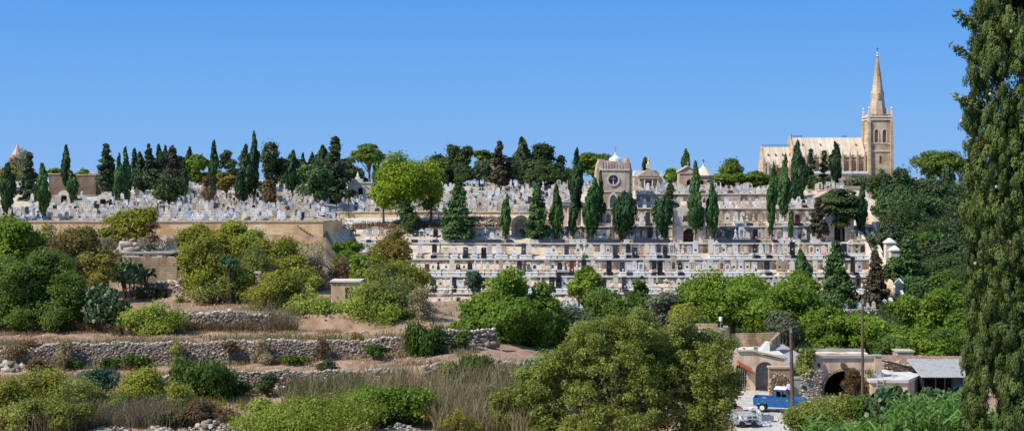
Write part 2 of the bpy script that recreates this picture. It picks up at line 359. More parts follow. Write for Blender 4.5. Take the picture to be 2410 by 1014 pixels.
# ---------------------------------------------------------------- foliage
def unit(n):
    v = RNG.normal(size=(n, 3)); return v / np.linalg.norm(v, axis=1)[:, None]
def leafmesh(name, pos, nrm, size, tint, asp=1.5, vertical=0.0):
    n = len(pos); nrm = nrm / (np.linalg.norm(nrm, axis=1)[:, None] + 1e-9)
    rv = unit(n)
    if vertical: rv = rv * (1 - vertical) + np.array([0, 0, 1.0]) * vertical
    t1 = rv - nrm * np.sum(rv * nrm, axis=1)[:, None]; t1 /= (np.linalg.norm(t1, axis=1)[:, None] + 1e-9)
    t2 = np.cross(nrm, t1); s = (size * RNG.uniform(.6, 1.3, n))[:, None]
    a = t1 * s * asp * .5; b = t2 * s * .5
    V = np.stack([pos - a, pos + b - a * .1, pos + a, pos - b + a * .15], axis=1).reshape(-1, 3)
    return npmesh(name, V, np.arange(n * 4).reshape(n, 4), np.clip(tint, 0, 1))
def clumps(Cn, Rr, total, ls, centre=None, jit=.55, shell=.5, down=.35, fuzz=.07):
    """leaves spread over many clumps; Cn centres, Rr radii (n,3)"""
    n = len(Cn); w = (Rr[:, 0] * Rr[:, 2]) ** 1.0; idx = RNG.choice(n, total, p=w / w.sum())
    u = unit(total); flip = (u[:, 2] < 0) & (RNG.random(total) > down); u[flip, 2] *= -1
    rad = shell + (1 - shell) * RNG.random(total) ** .5 + RNG.exponential(fuzz, total)
    pos = Cn[idx] + u * Rr[idx] * rad[:, None]
    nr = u / Rr[idx] * Rr[idx].mean(axis=1)[:, None] + RNG.normal(size=(total, 3)) * jit
    if centre is not None:
        d = Cn[idx] - centre; nr += .5 * d / (np.linalg.norm(d, axis=1)[:, None] + .1)
    ct = RNG.random(n) * .6 + .4 * (.5 + .5 * np.sin(Cn[:, 0] * 1.1 + Cn[:, 2] * .9 + RNG.uniform(0, 6))); tint = ct[idx] * .6 + RNG.random(total) * .4 + RNG.uniform(-.06, .20)
    return pos, nr, np.full(total, ls), tint
def lsize(Y, k=1.0): return Y / 1407 * 1.9 * k
def trunk_mb(h0, h1, r, lean=0, limbs=(), seg=7):
    mb = MB(); k = 4
    pts = [(lean * (i / k) ** 2 + random.uniform(-.04, .04) * h1 * (i > 0) * .3, random.uniform(-.02, .02) * h1, h0 + (h1 - h0) * i / k) for i in range(k + 1)]
    mb.tube(pts, [r * 1.35, r, r * .8, r * .6, r * .3], seg)
    for q in limbs:
        b = Vector(pts[2]); q = Vector(q); m = (b + q) / 2 + Vector((random.uniform(-.2, .2), 0, -.1)) * (q - b).length * .2
        mb.tube([b, m, q], [r * .5, r * .33, r * .1], 5)
    return mb
CAT = {'cypress': 'cypress tree', 'fir': 'conifer tree', 'round': 'tree', 'pine': 'pine tree', 'bush': 'bush', 'vase': 'cypress tree', 'twiggy': 'bush', 'droop': 'bush'}
NAME = {'cypress': 'cypress_tree', 'fir': 'conifer_tree', 'round': 'leafy_tree', 'pine': 'pine_tree', 'bush': 'bush', 'vase': 'cypress_tree', 'twiggy': 'dry_bush', 'droop': 'bush'}
GRP = {'cypress': 'cypress trees of the cemetery', 'fir': 'dark conifers of the cemetery', 'round': 'broad leafy trees', 'pine': 'pines on the ridge', 'bush': 'bushes on the slope', 'vase': 'cypress trees of the cemetery', 'twiggy': 'dry shrubs', 'droop': 'bushes on the slope'}
def tree(kind, px, top, bot, w, Y, leaf, label, dens=1.0, bark='bark', trunk=None):
    zt = wz(top, Y); zb = wz(bot, Y); g = min(gz(px, Y), zb); W = M(w, Y) / 2 * (1.06 if Y > 200 or leaf == 'green' else 1.04); Hh = zt - zb; x = wx(px, Y)
    o = thing(NAME[kind], label, CAT[kind], (x, Y, g), 0, GRP[kind]); b0 = zb - g
    area = (w * .425) * ((bot - top) * .425); tot = int(max(400, min(60000, area * 5.0 * dens))); ls = lsize(Y, 1.12)
    cz = b0 + Hh / 2; limbs = []
    if kind in ('cypress', 'vase'):
        n = int(max(50, min(600, area / 9))); t = RNG.random(n) ** .85; th = RNG.uniform(0, 2 * np.pi, n)
        pk = RNG.uniform(.15, .42); ex = RNG.uniform(1.2, 2.1); ln = RNG.normal(0, .035) * Hh; pr_ = (np.clip(t / pk, .35, 1) ** .6) * (1 - np.clip((t - pk) / (1 - pk), 0, 1) ** ex * .93) if kind == 'cypress' else (np.clip(t / .5, .25, 1) ** .8) * (1 - np.clip((t - .55) / .45, 0, 1) ** 2 * .8)
        rr = W * pr_ * RNG.uniform(.1, .80, n); cr = max(W * .30, .22)
        Cn = np.stack([rr * np.cos(th), rr * np.sin(th), b0 + Hh * (.03 + .92 * t)], 1)
        k = cr * RNG.uniform(.7, 1.25, n) * (.35 + .65 * pr_); Rr = np.stack([k, k, k * 2.4], 1); Cn[:, 0] += ln * t * t + (np.sin(t * 9 + ln * 40) * W * .10 if kind == 'cypress' else 0)
        Cn[-1] = (ln * .9, 0, b0 + Hh * .93); Rr[-1] = (W * .14, W * .14, Hh * .08)
        p, nr, s, ti = clumps(Cn, Rr, int(tot * 1.3), ls * .85, np.array([0, 0, cz]), .4, .4, .5)
        me = leafmesh('crown', p, nr, s, ti, 2.4, .8)
    elif kind == 'fir':
        n = int(max(70, min(420, area / 11))); t = RNG.random(n) ** 1.25; t[-3:] = (.86, .93, .97); th = RNG.uniform(0, 2 * np.pi, n)
        br = W * ((1 - t) ** .8) * np.clip(t / .06 + .6, 0, 1); rr = br * RNG.uniform(.1, 1.0, n) * RNG.choice([.75, .9, 1.05], n)
        Cn = np.stack([rr * np.cos(th), rr * np.sin(th), b0 + Hh * (.03 + .94 * t) - rr * .12], 1)
        k = (W * .33 * (1 - t * .62) + .14) * RNG.uniform(.7, 1.2, n); Rr = np.stack([k, k, k * .62], 1); Rr[-1] = Rr[-2] = (W * .07, W * .07, Hh * .05)
        p, nr, s, ti = clumps(Cn, Rr, tot, ls * .9, np.array([0, 0, b0]), .6, .35, .5); me = leafmesh('crown', p, nr, s, ti, 2.0, .2)
    elif kind == 'pine':
        n = int(max(26, min(200, area / 30))); u = unit(n); q = RNG.random(n) ** .4; u[:, 2] = np.abs(u[:, 2]) * RNG.choice([1, 1, -.8], n)
        Cn = np.stack([u[:, 0] * q * W * .85, u[:, 1] * q * W * .85, cz + u[:, 2] * q * Hh * .42 - Hh * .04], 1)
        k = min(W, Hh) * .28 * RNG.uniform(.7, 1.35, n) + .15; Rr = np.stack([k * 1.25, k * 1.25, k * .62], 1)
        p, nr, s, ti = clumps(Cn, Rr, tot, ls * .9, np.array([0, 0, cz - Hh * .5]), .5, .45, .25); me = leafmesh('crown', p, nr, s, ti, 1.8)
        limbs = [Cn[i] for i in RNG.choice(n, min(7, n), replace=False)]
    else:
        n = int(max(26, min(520, area / (26 if area < 6000 else 40)))); low = kind in ('bush', 'droop', 'twiggy')
        nl = int(max(3, min(16, area / 260))); lu = unit(nl); ag = 2.4 * np.arange(nl) + RNG.uniform(-.4, .4, nl); hz_ = np.sqrt(1 - lu[:, 2] ** 2); lu[:, 0] = np.cos(ag) * hz_; lu[:, 1] = np.sin(ag) * hz_; lq = RNG.uniform(.35, .85, nl)
        if low and w > 1.4 * (bot - top): nl = int(nl * 1.6) + 3; lu = np.stack([np.linspace(-.95, .95, nl), RNG.uniform(-.6, .6, nl), RNG.uniform(.1, .9, nl)], 1); lq = np.full(nl, .86)
        if low: lu[:, 2] = np.abs(lu[:, 2])
        lc = np.stack([lu[:, 0] * lq * W, lu[:, 1] * lq * W, (b0 + Hh * .12 + lu[:, 2] * lq * Hh * .72) if low else (cz + lu[:, 2] * lq * Hh * .42)], 1)
        lc[0] = (RNG.uniform(-.3, .3) * W, 0, b0 + Hh * .74); lr = RNG.uniform(.26, .48, nl); li = RNG.choice(nl, n, p=lr ** 2 / (lr ** 2).sum()); u = unit(n); q = RNG.random(n) ** .45
        Cn = lc[li] + u * q[:, None] * lr[li][:, None] * np.array([W, W, Hh * (.5 if not low else .45)])
        Cn[:, 2] = np.maximum(Cn[:, 2], b0 + Hh * .04); Cn[:, 2] = np.minimum(Cn[:, 2], b0 + Hh * .97)
        core = n // 6; Cn[:core] = np.stack([RNG.normal(0, .22, core) * W, RNG.normal(0, .22, core) * W, b0 + Hh * RNG.uniform(.2, .6, core)], 1)
        k = min(W, Hh) * (.24 if area < 6000 else .15) * RNG.uniform(.45, 1.5, n) + .1
        Rr = np.stack([k, k, k * (.8 if kind != 'droop' else 1.5)], 1)
        fr = {'twiggy': .35, 'droop': 1.4}.get(kind, 1.0)
        p, nr, s, ti = clumps(Cn, Rr, int(tot * fr * 1.15), ls * (.7 if kind == 'twiggy' else 1.05 if leaf == 'green' else .84), np.array([0, 0, cz - Hh * .3]), .75, .3, .45, .10 if leaf == 'green' else .20)
        me = leafmesh('crown', p, nr, s, ti, 1.5 if kind != 'droop' else 3.0, 0 if kind != 'droop' else .75)
        limbs = [Cn[i] for i in RNG.choice(n, min(16, n), replace=False)]
    link('foliage' if kind in ('bush', 'droop', 'twiggy') else 'crown', me, 'l_' + leaf, o)
    r = trunk or max(.09, min(.5, W * .07))
    if kind in ('bush', 'droop'):
        mb = MB()
        for q in limbs[:6]: mb.tube([(q[0] * .1, q[1] * .1, -.2), (q[0] * .6, q[1] * .6, q[2] * .6), tuple(q)], [r * .8, r * .5, .02], 5)
        mb.build('stem', bark, o)
    elif kind == 'twiggy':
        twig_child(o, W, b0 + Hh, int(area / 5), Y)
    else:
        trunk_mb(-.3, b0 + Hh * (.9 if kind in ('fir', 'cypress') else .55), r, 0, limbs).build('trunk', bark, o)
    return o
def ribbons(name, P0, P1, P2, w, tint):
    """curved thin blades, two segments each"""
    n = len(P0); d = P2 - P0; sd = np.cross(d, unit(n)); sd /= np.linalg.norm(sd, axis=1)[:, None] + 1e-9
    w = np.broadcast_to(np.asarray(w), (n,))[:, None]
    V = np.stack([P0 - sd * w * .5, P0 + sd * w * .5, P1 + sd * w * .45, P1 - sd * w * .45, P2 + sd * w * .08, P2 - sd * w * .08], 1).reshape(-1, 3)
    b = np.arange(n)[:, None] * 6; Fc = np.concatenate([b + [0, 1, 2, 3], b + [3, 2, 4, 5]]).reshape(-1, 4)
    return npmesh(name, V, Fc, np.concatenate([tint, tint]))
def twig_child(o, W, Ht, n, Y, leaf='twig', name='stem'):
    n = max(60, min(2500, n)); th = RNG.uniform(0, 2 * np.pi, n); rr = W * RNG.random(n) ** .6
    P2 = np.stack([rr * np.cos(th), rr * np.sin(th), Ht * (1 - .5 * (rr / W) ** 2) * RNG.uniform(.45, 1.02, n)], 1)
    P0 = P2 * np.array([.15, .15, 0]) ; P1 = P0 * .4 + P2 * .6; P1[:, 2] *= .9; P1 += RNG.normal(size=(n, 3)) * W * .05
    # finer twiglets start further along
    m = n // 2; P0[m:] = P1[m:]; P1[m:] = (P0[m:] + P2[m:]) / 2; P2[m:] += RNG.normal(size=(n - m, 3)) * W * .12
    return link(name, ribbons(name, P0, P1, P2, Y / 1407 * .5, RNG.random(n)), 'l_' + leaf, o)
def near_cypress():
    Y = 25.0; x = wx(2440, Y); z0 = CZ - 17; o = thing('cypress_tree', 'huge nearby cypress filling the right edge of the photo, olive green with gaps', 'cypress tree', (x, Y, z0))
    top = 17 + 8.5; nb = 3800; t = RNG.random(nb); th = RNG.uniform(0, 2 * np.pi, nb); zb_ = .8 + (top - .8) * t
    W = 1.28 * (np.clip(t / .15, 0, 1) ** .5) * (1 - np.clip((t - .66) / .34, 0, 1) ** 2 * .55); q = np.where(RNG.random(nb) < .72, RNG.uniform(.78, .93, nb), RNG.uniform(.25, .75, nb)) * W * (1 + .07 * np.sin(th * 2 + zb_ * .8))
    q = q * (1 - .13 * np.clip((zb_ - 17.2) / 3, 0, 1))
    big_ = np.stack([q * np.cos(th), q * np.sin(th), zb_], 1); bR = RNG.uniform(.10, .22, nb)
    n = 36000; bi = RNG.integers(0, nb, n); u = unit(n); u[:, 2] *= 1.0
    Cn = big_[bi] + u * (bR[bi] * RNG.uniform(.6, 1.0, n))[:, None] * np.array([1, 1, 1.55]); zc = Cn[:, 2]; k = RNG.uniform(.035, .075, n); Rr = np.stack([k, k, k * 1.9], 1)
    vis = (zc > 11.2) & (zc < 23.5); w = Rr[:, 0] ** 2 * np.where(vis & (Cn[:, 1] < .6), 1, .10); NL = 1250000; idx = RNG.choice(n, NL, p=w / w.sum())
    u = unit(NL); r_ = .35 + .65 * RNG.random(NL) ** .5; pos = Cn[idx] + u * Rr[idx] * r_[:, None]
    out_ = (Cn[idx] - big_[bi[idx]]) * np.array([1, 1, .3]); out_ /= np.linalg.norm(out_, axis=1)[:, None] + 1e-6
    nr = u * .6 + out_ * 1.1 + RNG.normal(size=u.shape) * .3; ct = RNG.random(nb)[bi] * .6 + RNG.random(n) * .4
    link('crown', leafmesh('crown', pos, nr, np.full(NL, .0215), ct[idx] * .5 + RNG.random(NL) * .5, 2.4, .65), 'l_nearcyp', o)
    trunk_mb(-.3, 22, .2).build('trunk', 'bark', o)
    # sprigs breaking the outline
    for (qx, qy, L_) in ((2262, 40, .42), (2258, 118, .22), (2262, 235, .25), (2280, 60, .3)):
        mb = MB(); pp = []; nn = []; b = P(qx + 50, qy + 28, Y) - Vector((x, Y, z0)); e = P(qx - 12, qy - 6, Y) - Vector((x, Y, z0)); mb.tube([b, (b + e) / 2 + Vector((0, 0, -.03)), e], [.014, .009, .004], 5)
        for i in range(150):
            c = b.lerp(e, random.uniform(.2, 1.05)); pp.append(c + Vector([random.gauss(0, .04) for _ in range(3)])); nn.append([random.gauss(0, 1) for _ in range(3)])
        s = mb.build('sprig', 'bark', o); link('sprig_leaf', leafmesh('sprig_leaf', np.array([tuple(p) for p in pp]), np.array(nn), np.full(len(pp), .036), RNG.random(len(pp)) * .5 + .3, 2.8), 'l_nearcyp', s)
    cn = MB()
    for (qx, qy) in ((2262, 285), (2330, 222), (2345, 440), (2380, 75), (2295, 620)):
        c = P(qx, qy, Y - 1.0) - Vector((x, Y, z0)); cn.tr = Matrix.Translation(c); cn.lathe([(.004, -.03), (.022, -.015), (.026, 0), (.02, .02), (.004, .03)], 0, 0, 7)
    cn.build('cone', 'sand', o)
near_cypress()
TREES = [
# upper left
('cypress', 16, 385, 498, 42, 237.5, 'cypress', 'dark broad cypress at the far left end of the grave rows'),
('cypress', 100, 385, 497, 36, 239, 'cypressg', 'bright green bullet shaped cypress, second along the lower left grave rows'),
('fir', 68, 358, 478, 56, 275, 'fir', 'dark broad fir standing between the two left cypresses'),
('cypress', 155, 343, 446, 30, 282, 'cypress', 'tall slim cypress in front of the brown enclosure wall'),
('cypress', 172, 403, 470, 28, 262, 'cypressg', 'small cypress on a bare trunk below the brown enclosure wall'),
('fir', 250, 338, 448, 54, 280, 'fir', 'ragged black conifer right of the brown enclosure wall'),
('cypress', 280, 362, 474, 28, 262, 'cypressg', 'left half of the twin green cypresses above the graves'),
('cypress', 297, 348, 475, 28, 263, 'cypressg', 'right taller half of the twin green cypresses above the graves'),
('cypress', 318, 354, 430, 20, 292, 'cypress', 'thin dark cypress with a narrow tip behind the twin cypresses'),
('fir', 350, 336, 455, 44, 288, 'brownfir', 'brownish conifer with a sharp tip in the dark left grove'),
('cypress', 380, 340, 440, 30, 292, 'cypress', 'round topped dark cypress in the middle of the left grove'),
('cypress', 331, 358, 455, 32, 290, 'cypress', 'dark bushy cypress filling the left side of the grove'),
('fir', 406, 340, 462, 56, 280, 'brownfir', 'brown green conifer with a blunt top right in the left grove'),
('round', 398, 408, 482, 84, 263, 'pine', 'low spreading dark green tree before the left grove'),
('cypress', 437, 372, 460, 12, 270, 'cypress', 'pencil thin cypress beside the pale green round tree'),
('round', 463, 358, 438, 74, 312, 'green', 'pale green round tree between the left grove and the tall cypress'),
('cypress', 443, 348, 410, 24, 322, 'fir', 'distant dark cypress tip above the pale green round tree'),
('cypress', 502, 331, 455, 34, 275, 'cypress', 'tall solid cypress standing left of the yellowish tree'),
('round', 518, 362, 440, 26, 300, 'fir', 'dark tree tucked behind the tall solid cypress'),
('round', 541, 352, 412, 44, 312, 'fir', 'dark evergreen clump behind the yellowish tree'),
('round', 534, 395, 470, 50, 268, 'mustard', 'yellowish thin tree in front of the cream tomb terrace'),
('twiggy', 492, 410, 478, 44, 266, 'brown', 'thin brownish tree below the tall solid cypress'),
('cypress', 576, 340, 474, 46, 264, 'cypress', 'broad dark cypress in front of the tallest left cypress'),
('cypress', 599, 309, 472, 30, 267, 'cypress', 'tallest cypress of the left ridge with a needle sharp top'),
('round', 638, 336, 430, 66, 300, 'fir', 'grey green rounded tree above the brown round bush'),
('fir', 630, 352, 450, 40, 284, 'fir', 'dark conifer hugging the right side of the tallest left cypress'),
('bush', 638, 418, 475, 54, 262, 'brown', 'round brown bush on the graves right of the tallest cypress'),
('cypress', 688, 354, 448, 40, 268, 'cypress', 'egg shaped dark cypress on a short trunk over the graves'),
('round', 668, 366, 432, 40, 300, 'fir', 'dark evergreen between grey rounded tree and egg shaped cypress'),
('cypress', 714, 362, 420, 20, 302, 'cypress', 'left one of the small dark cypress tips before the gap'),
('cypress', 735, 360, 415, 20, 303, 'cypress', 'right one of the small dark cypress tips before the gap'),
('cypress', 755, 343, 425, 36, 300, 'fir', 'round topped dark cypress left of the jagged fir'),
('fir', 789, 320, 470, 76, 274, 'fir', 'tall jagged fir with a crooked top on the left ridge'),
('round', 742, 392, 484, 84, 263, 'firg', 'bulky green evergreen below the jagged fir'),
('round', 716, 388, 420, 28, 286, 'lime', 'small light green shrub beside the bulky evergreen'),
('round', 824, 370, 436, 46, 302, 'fir', 'dark rounded tree between jagged fir and the stone pine'),
('round', 792, 455, 480, 30, 262, 'pine', 'small dark shrub by the top of the sloping path'),
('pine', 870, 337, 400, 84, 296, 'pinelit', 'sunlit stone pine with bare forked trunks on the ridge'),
('round', 850, 392, 440, 50, 305, 'fir', 'dark foliage beneath the sunlit stone pine'),
('cypress', 886, 364, 448, 26, 285, 'cypressg', 'slim cypress behind the left edge of the lime green tree'),
('round', 821, 444, 470, 14, 262, 'pine', 'tiny round cypress shrub on the terrace by the stone mausoleum'),
('round', 903, 376, 500, 72, 256, 'lime', 'left lobe tree of the big lime green group'),
('round', 958, 356, 505, 128, 254, 'lime', 'large lime green tree glowing above the road'),
('round', 1014, 405, 500, 78, 256, 'lime', 'right hand green lobe tree beside the large lime tree'),
('bush', 965, 470, 545, 66, 251.5, 'pine', 'dark hanging shrub under the large lime green tree'),
('fir', 1077, 420, 562, 84, 247.6, 'firg', 'wide dense fir on the terrace right of the lime tree'),
('round', 1034, 358, 425, 62, 318, 'pine', 'left rounded crown of the dark central pine group'),
('round', 1068, 325, 420, 70, 316, 'pine', 'highest rounded crown of the dark central pine group'),
('round', 1098, 340, 422, 52, 314, 'pine', 'right rounded crown of the dark central pine group'),
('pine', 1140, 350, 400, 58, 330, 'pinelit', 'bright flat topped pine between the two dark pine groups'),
('round', 1128, 385, 430, 60, 312, 'fir', 'low dark trees under the bright flat topped pine'),
('fir', 1176, 331, 432, 52, 295, 'brownfir', 'brown thin fir in front of the domed tomb tower'),
('cypress', 1231, 325, 425, 52, 310, 'fir', 'dark double crown right of the domed tomb tower'),
('round', 1206, 368, 430, 46, 296, 'pine', 'dark bushy tree at the foot of the double crown'),
('round', 1275, 336, 426, 66, 310, 'pine', 'massive dark rounded pine left of the tallest central cypress'),
('round', 1320, 358, 424, 40, 311, 'fir', 'smaller dark rounded pine close to the tallest central cypress'),
('cypress', 1356, 349, 492, 38, 250.2, 'cypress', 'upper part of the tallest central cypress with a needle tip'),
('cypress', 1349, 440, 556, 28, 247.4, 'cypress', 'slim cypress at the foot of the tallest central cypress'),
('cypress', 1190, 458, 560, 30, 247.6, 'cypressg', 'two tipped small cypress left of the grotto arch'),
('fir', 1264, 428, 560, 66, 247.8, 'firg', 'layered fir standing in front of the grotto arch'),
('cypress', 1311, 434, 560, 34, 247.5, 'cypressg', 'leaf shaped cypress in front of the white columned temple'),
('pine', 1398, 351, 425, 82, 298, 'pinelit', 'lit green pine behind the round window chapel'),
('cypress', 1391, 418, 555, 40, 247.4, 'cypressg', 'stout cypress left of the round window chapel'),
('cypress', 1413, 404, 520, 26, 253, 'cypressg', 'slim cypress touching the round window chapel wall'),
('vase', 1469, 458, 562, 64, 247.5, 'cypress', 'vase shaped many pointed cypress below the round window chapel'),
('vase', 1561, 466, 552, 52, 247.5, 'cypress', 'oval cypress on a bare stem left of the arched concrete chapel'),
('fir', 1578, 432, 515, 60, 256, 'fir', 'dark loose conifer behind the oval cypress'),
('cypress', 1520, 374, 402, 24, 332, 'cypress', 'small distant cypress behind the pedimented mausoleum'),
('cypress', 1614, 352, 402, 22, 322, 'cypressg', 'isolated cypress tip above the arched gable tomb'),
('cypress', 1636, 380, 550, 42, 247.3, 'cypressg', 'tall cypress in front of the arched concrete chapel'),
('cypress', 1677, 425, 556, 34, 247.5, 'cypressg', 'narrow tipped cypress just right of the arched concrete chapel'),
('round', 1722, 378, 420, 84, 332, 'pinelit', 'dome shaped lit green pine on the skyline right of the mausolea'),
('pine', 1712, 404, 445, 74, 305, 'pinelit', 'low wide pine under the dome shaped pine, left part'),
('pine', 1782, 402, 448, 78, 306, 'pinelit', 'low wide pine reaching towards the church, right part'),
('round', 1580, 398, 436, 44, 310, 'green', 'green round tree between two mausolea'),
('cypress', 1815, 385, 548, 28, 247.4, 'cypressg', 'slim cypress left of the forked cypress below the church chancel'),
('cypress', 1844, 364, 512, 34, 254, 'cypressg', 'cypress with sharp tip right below the church chancel'),
('cypress', 1880, 331, 480, 48, 268, 'cypress', 'wide dark cypress overlapping the church nave, left'),
('cypress', 1861, 498, 558, 13, 247.2, 'cypressg', 'very small pencil cypress on the terrace below the church'),
('fir', 1909, 349, 465, 34, 300, 'fir', 'sparse fir before the church nave, left one'),
('fir', 1940, 354, 465, 38, 302, 'fir', 'sparse fir before the church nave, right one'),
('cypress', 1967, 334, 440, 32, 290, 'cypress', 'solid cypress before the middle of the church nave'),
('round', 1930, 420, 466, 60, 290, 'fir', 'dark evergreen under the sparse firs by the church'),
('fir', 1925, 466, 548, 46, 248, 'brownfir', 'thin brownish conical fir on the terrace below the church'),
('pine', 1980, 425, 552, 76, 249, 'pine', 'dark layered pine in front of the small white chapel'),
('cypress', 2027, 430, 545, 36, 248.5, 'cypress', 'dark cypress right of the small white chapel'),
('round', 2020, 414, 450, 100, 330, 'olive', 'grey green shrubbery at the foot of the church wall'),
('round', 2088, 393, 500, 96, 272, 'pine', 'dark pine covering the base of the church tower'),
('round', 2135, 408, 520, 90, 276, 'pine', 'dark rounded pine right of the church tower base'),
('pine', 2214, 357, 420, 116, 300, 'pinelit', 'lit stone pine right of the church against the sky'),
('cypress', 2230, 384, 450, 38, 290, 'fir', 'dark pointed tree in front of the lit stone pine'),
('round', 2205, 425, 520, 110, 272, 'fir', 'dark mass of pine under the lit stone pine'),
('round', 2120, 480, 600, 110, 256, 'pine', 'large dark pine beside the top of the stone stairs'),
('round', 2255, 460, 640, 110, 262, 'fir', 'dark pine half hidden by the huge near cypress'),
('round', 2200, 530, 655, 130, 250, 'firg', 'broad green pine below the dark ridge pines'),
('fir', 2140, 540, 700, 84, 229, 'firg', 'spreading fir right of the stone gate piers'),
('round', 2225, 600, 690, 120, 236, 'pine', 'low spreading pine above the bright orchard trees'),
('fir', 1968, 566, 716, 92, 223, 'firg', 'large dense fir in front of the lower right terraces'),
('cypress', 1889, 590, 692, 52, 225, 'cypressg', 'small cone shaped cypress left of the large dense fir'),
('fir', 2060, 588, 716, 66, 221, 'brownfir', 'sparse grey brown fir beside the stone stairs'),
# valley green trees
('bush', 1195, 622, 816, 225, 124, 'green', 'big bright green tree in the centre left of the valley'),
('round', 1115, 640, 690, 54, 195, 'teal', 'bluish green tree peeking behind the big bright green tree'),
('round', 1378, 630, 725, 92, 190, 'green', 'green tree with a narrow top covering the lower grave terraces'),
('round', 1430, 682, 770, 130, 172, 'lush', 'dull green rounded tree behind the grey olive tree'),
('round', 1505, 664, 740, 64, 186, 'lush', 'bushy dark green tree in the middle of the orchard row'),
('round', 1345, 715, 845, 130, 128, 'olive', 'silvery grey olive tree left of the huge foreground tree'),
('round', 1572, 690, 770, 90, 158, 'olive', 'dark grey olive tree behind the farmhouse'),
('round', 1612, 712, 772, 96, 150, 'yellow', 'yellow green tree just behind the farmhouse roof'),
('round', 1725, 648, 768, 190, 165, 'green', 'wide bright green orchard tree behind the farmhouse'),
('round', 1845, 668, 790, 200, 158, 'green', 'wide bright green orchard tree behind the wooden pole'),
('round', 1900, 645, 700, 90, 190, 'green', 'small bright tree under the cone shaped cypress'),
('round', 1950, 720, 815, 110, 148, 'green', 'bright green tree between the two wooden poles'),
('bush', 1842, 732, 802, 92, 138, 'olive', 'grey leaved tree just behind the flat farm roof'),
('round', 2050, 745, 838, 124, 146, 'green', 'bright green tree behind the arched barn'),
('round', 2190, 676, 800, 130, 162, 'green', 'bright green tree beside the lower stairs'),
('round', 2245, 655, 760, 90, 168, 'green', 'tall bright green tree partly behind the huge near cypress'),
('round', 2150, 780, 855, 130, 141, 'green', 'low green tree behind the rooftop hut'),
('round', 2240, 770, 862, 110, 140, 'lush', 'dark green tree behind the corrugated shed'),
('round', 1900, 815, 895, 62, 121.5, 'bigtree', 'leafy vine tree growing between the stone wheel wall and barn'),
# left middle
('round', 30, 503, 640, 130, 150, 'green', 'rounded green tree at the left edge below the graves'),
('round', 85, 575, 785, 200, 127.5, 'carob', 'large dark lush carob tree at the left edge'),
('round', 165, 640, 788, 100, 125.5, 'carob', 'lower right part carob shrub next to the prickly pear'),
('round', 5, 600, 780, 90, 129, 'carob', 'dark carob tree cut by the left border'),
('round', 195, 535, 690, 140, 143, 'mustard', 'yellow brown tree between the carob and the block hut'),
('round', 322, 485, 568, 112, 205, 'yellow', 'green tree standing alone before the golden retaining wall'),
('twiggy', 362, 520, 575, 50, 203, 'brown', 'thin brown sapling right of the lone tree by the golden wall'),
('bush', 262, 535, 580, 66, 190, 'yellow', 'small yellow green bush by the golden wall'),
('twiggy', 236, 560, 610, 80, 160, 'twig', 'grey leafless bush left of the plank roof'),
('round', 478, 545, 712, 130, 139, 'yellow', 'olive yellow tree on a short trunk above the rubble wall'),
('round', 560, 512, 640, 130, 152, 'yellow', 'tall yellow green tree in front of the golden wall'),
('round', 645, 552, 690, 130, 148, 'yellow', 'dense yellow green tree left of the bare grey shrubs'),
('round', 560, 620, 715, 100, 137.5, 'bigtree', 'dark trunked olive coloured tree right of the olive yellow tree'),
('round', 655, 640, 745, 120, 133, 'yellow', 'leafy shrub tree beside the small stone pillar'),
('twiggy', 735, 590, 690, 110, 150, 'twig', 'bare grey thicket in the middle of the slope'),
('twiggy', 808, 600, 690, 80, 152, 'brown', 'bare brown tree behind the ruined hut'),
('round', 812, 562, 640, 84, 165, 'green', 'light green tree in front of the lower left graves'),
('bush', 733, 650, 700, 60, 141, 'fig', 'small yellow leaved sapling by the bare thicket'),
('round', 926, 544, 640, 112, 172, 'mustard', 'round orange tinged tree in front of the terrace graves'),
('round', 950, 608, 712, 130, 152, 'yellow', 'yellow green tree at the left foot of the terraces'),
('round', 885, 628, 745, 130, 137, 'bigtree', 'brown green tangled tree right of the ruined hut'),
('twiggy', 968, 650, 780, 110, 134, 'yellow', 'tall dry reedy shrub beside the bare earth patch'),
('bush', 740, 700, 780, 150, 129.5, 'fig', 'bright leafy fig hedge, left half'),
('bush', 848, 690, 780, 150, 129.5, 'fig', 'bright leafy fig hedge, right half'),
('bush', 358, 722, 788, 128, 122.8, 'fig', 'yellow green fig bush beside the rubble wall'),
('bush', 665, 720, 775, 90, 130.5, 'yellow', 'olive bush left of the bright fig hedge'),
('bush', 935, 720, 780, 90, 129.5, 'lush', 'dark green bush right of the bright fig hedge'),
('bush', 350, 680, 708, 60, 141.5, 'darkbush', 'low bright green shrub below the block wall rubble'),
('twiggy', 330, 670, 700, 60, 141, 'twig', 'pale dry brush below the block wall'),
# terraces
('bush', 255, 842, 868, 40, 113.6, 'darkbush', 'small dark bush at the foot of the long dry stone wall'),
('bush', 316, 834, 868, 66, 113.4, 'darkbush', 'larger dark bush at the foot of the long dry stone wall'),
('bush', 178, 852, 868, 30, 113.8, 'darkbush', 'tiny green tuft at the left foot of the dry stone wall'),
('bush', 880, 816, 838, 60, 113.4, 'darkbush', 'flat green shrub near the right part of the stone wall'),
('bush', 690, 836, 852, 70, 113.4, 'darkbush', 'low creeping green plant at the stone wall foot'),
('droop', 985, 780, 834, 88, 113.5, 'darkbush', 'dark drooping bush covering the right part of the stone wall'),
('bush', 1030, 790, 828, 44, 114.5, 'pine', 'small olive bush beside the dark drooping bush'),
('bush', 1087, 778, 822, 48, 115, 'lush', 'green bush at the far right end of the stone wall'),
('droop', 480, 856, 940, 118, 106, 'darkbush', 'round weeping green bush before the second stone wall'),
('bush', 232, 868, 920, 104, 105, 'teal', 'dome shaped blue green bush on the left terrace'),
('bush', 108, 855, 985, 175, 99, 'yellow', 'large yellow green shrub at the lower left'),
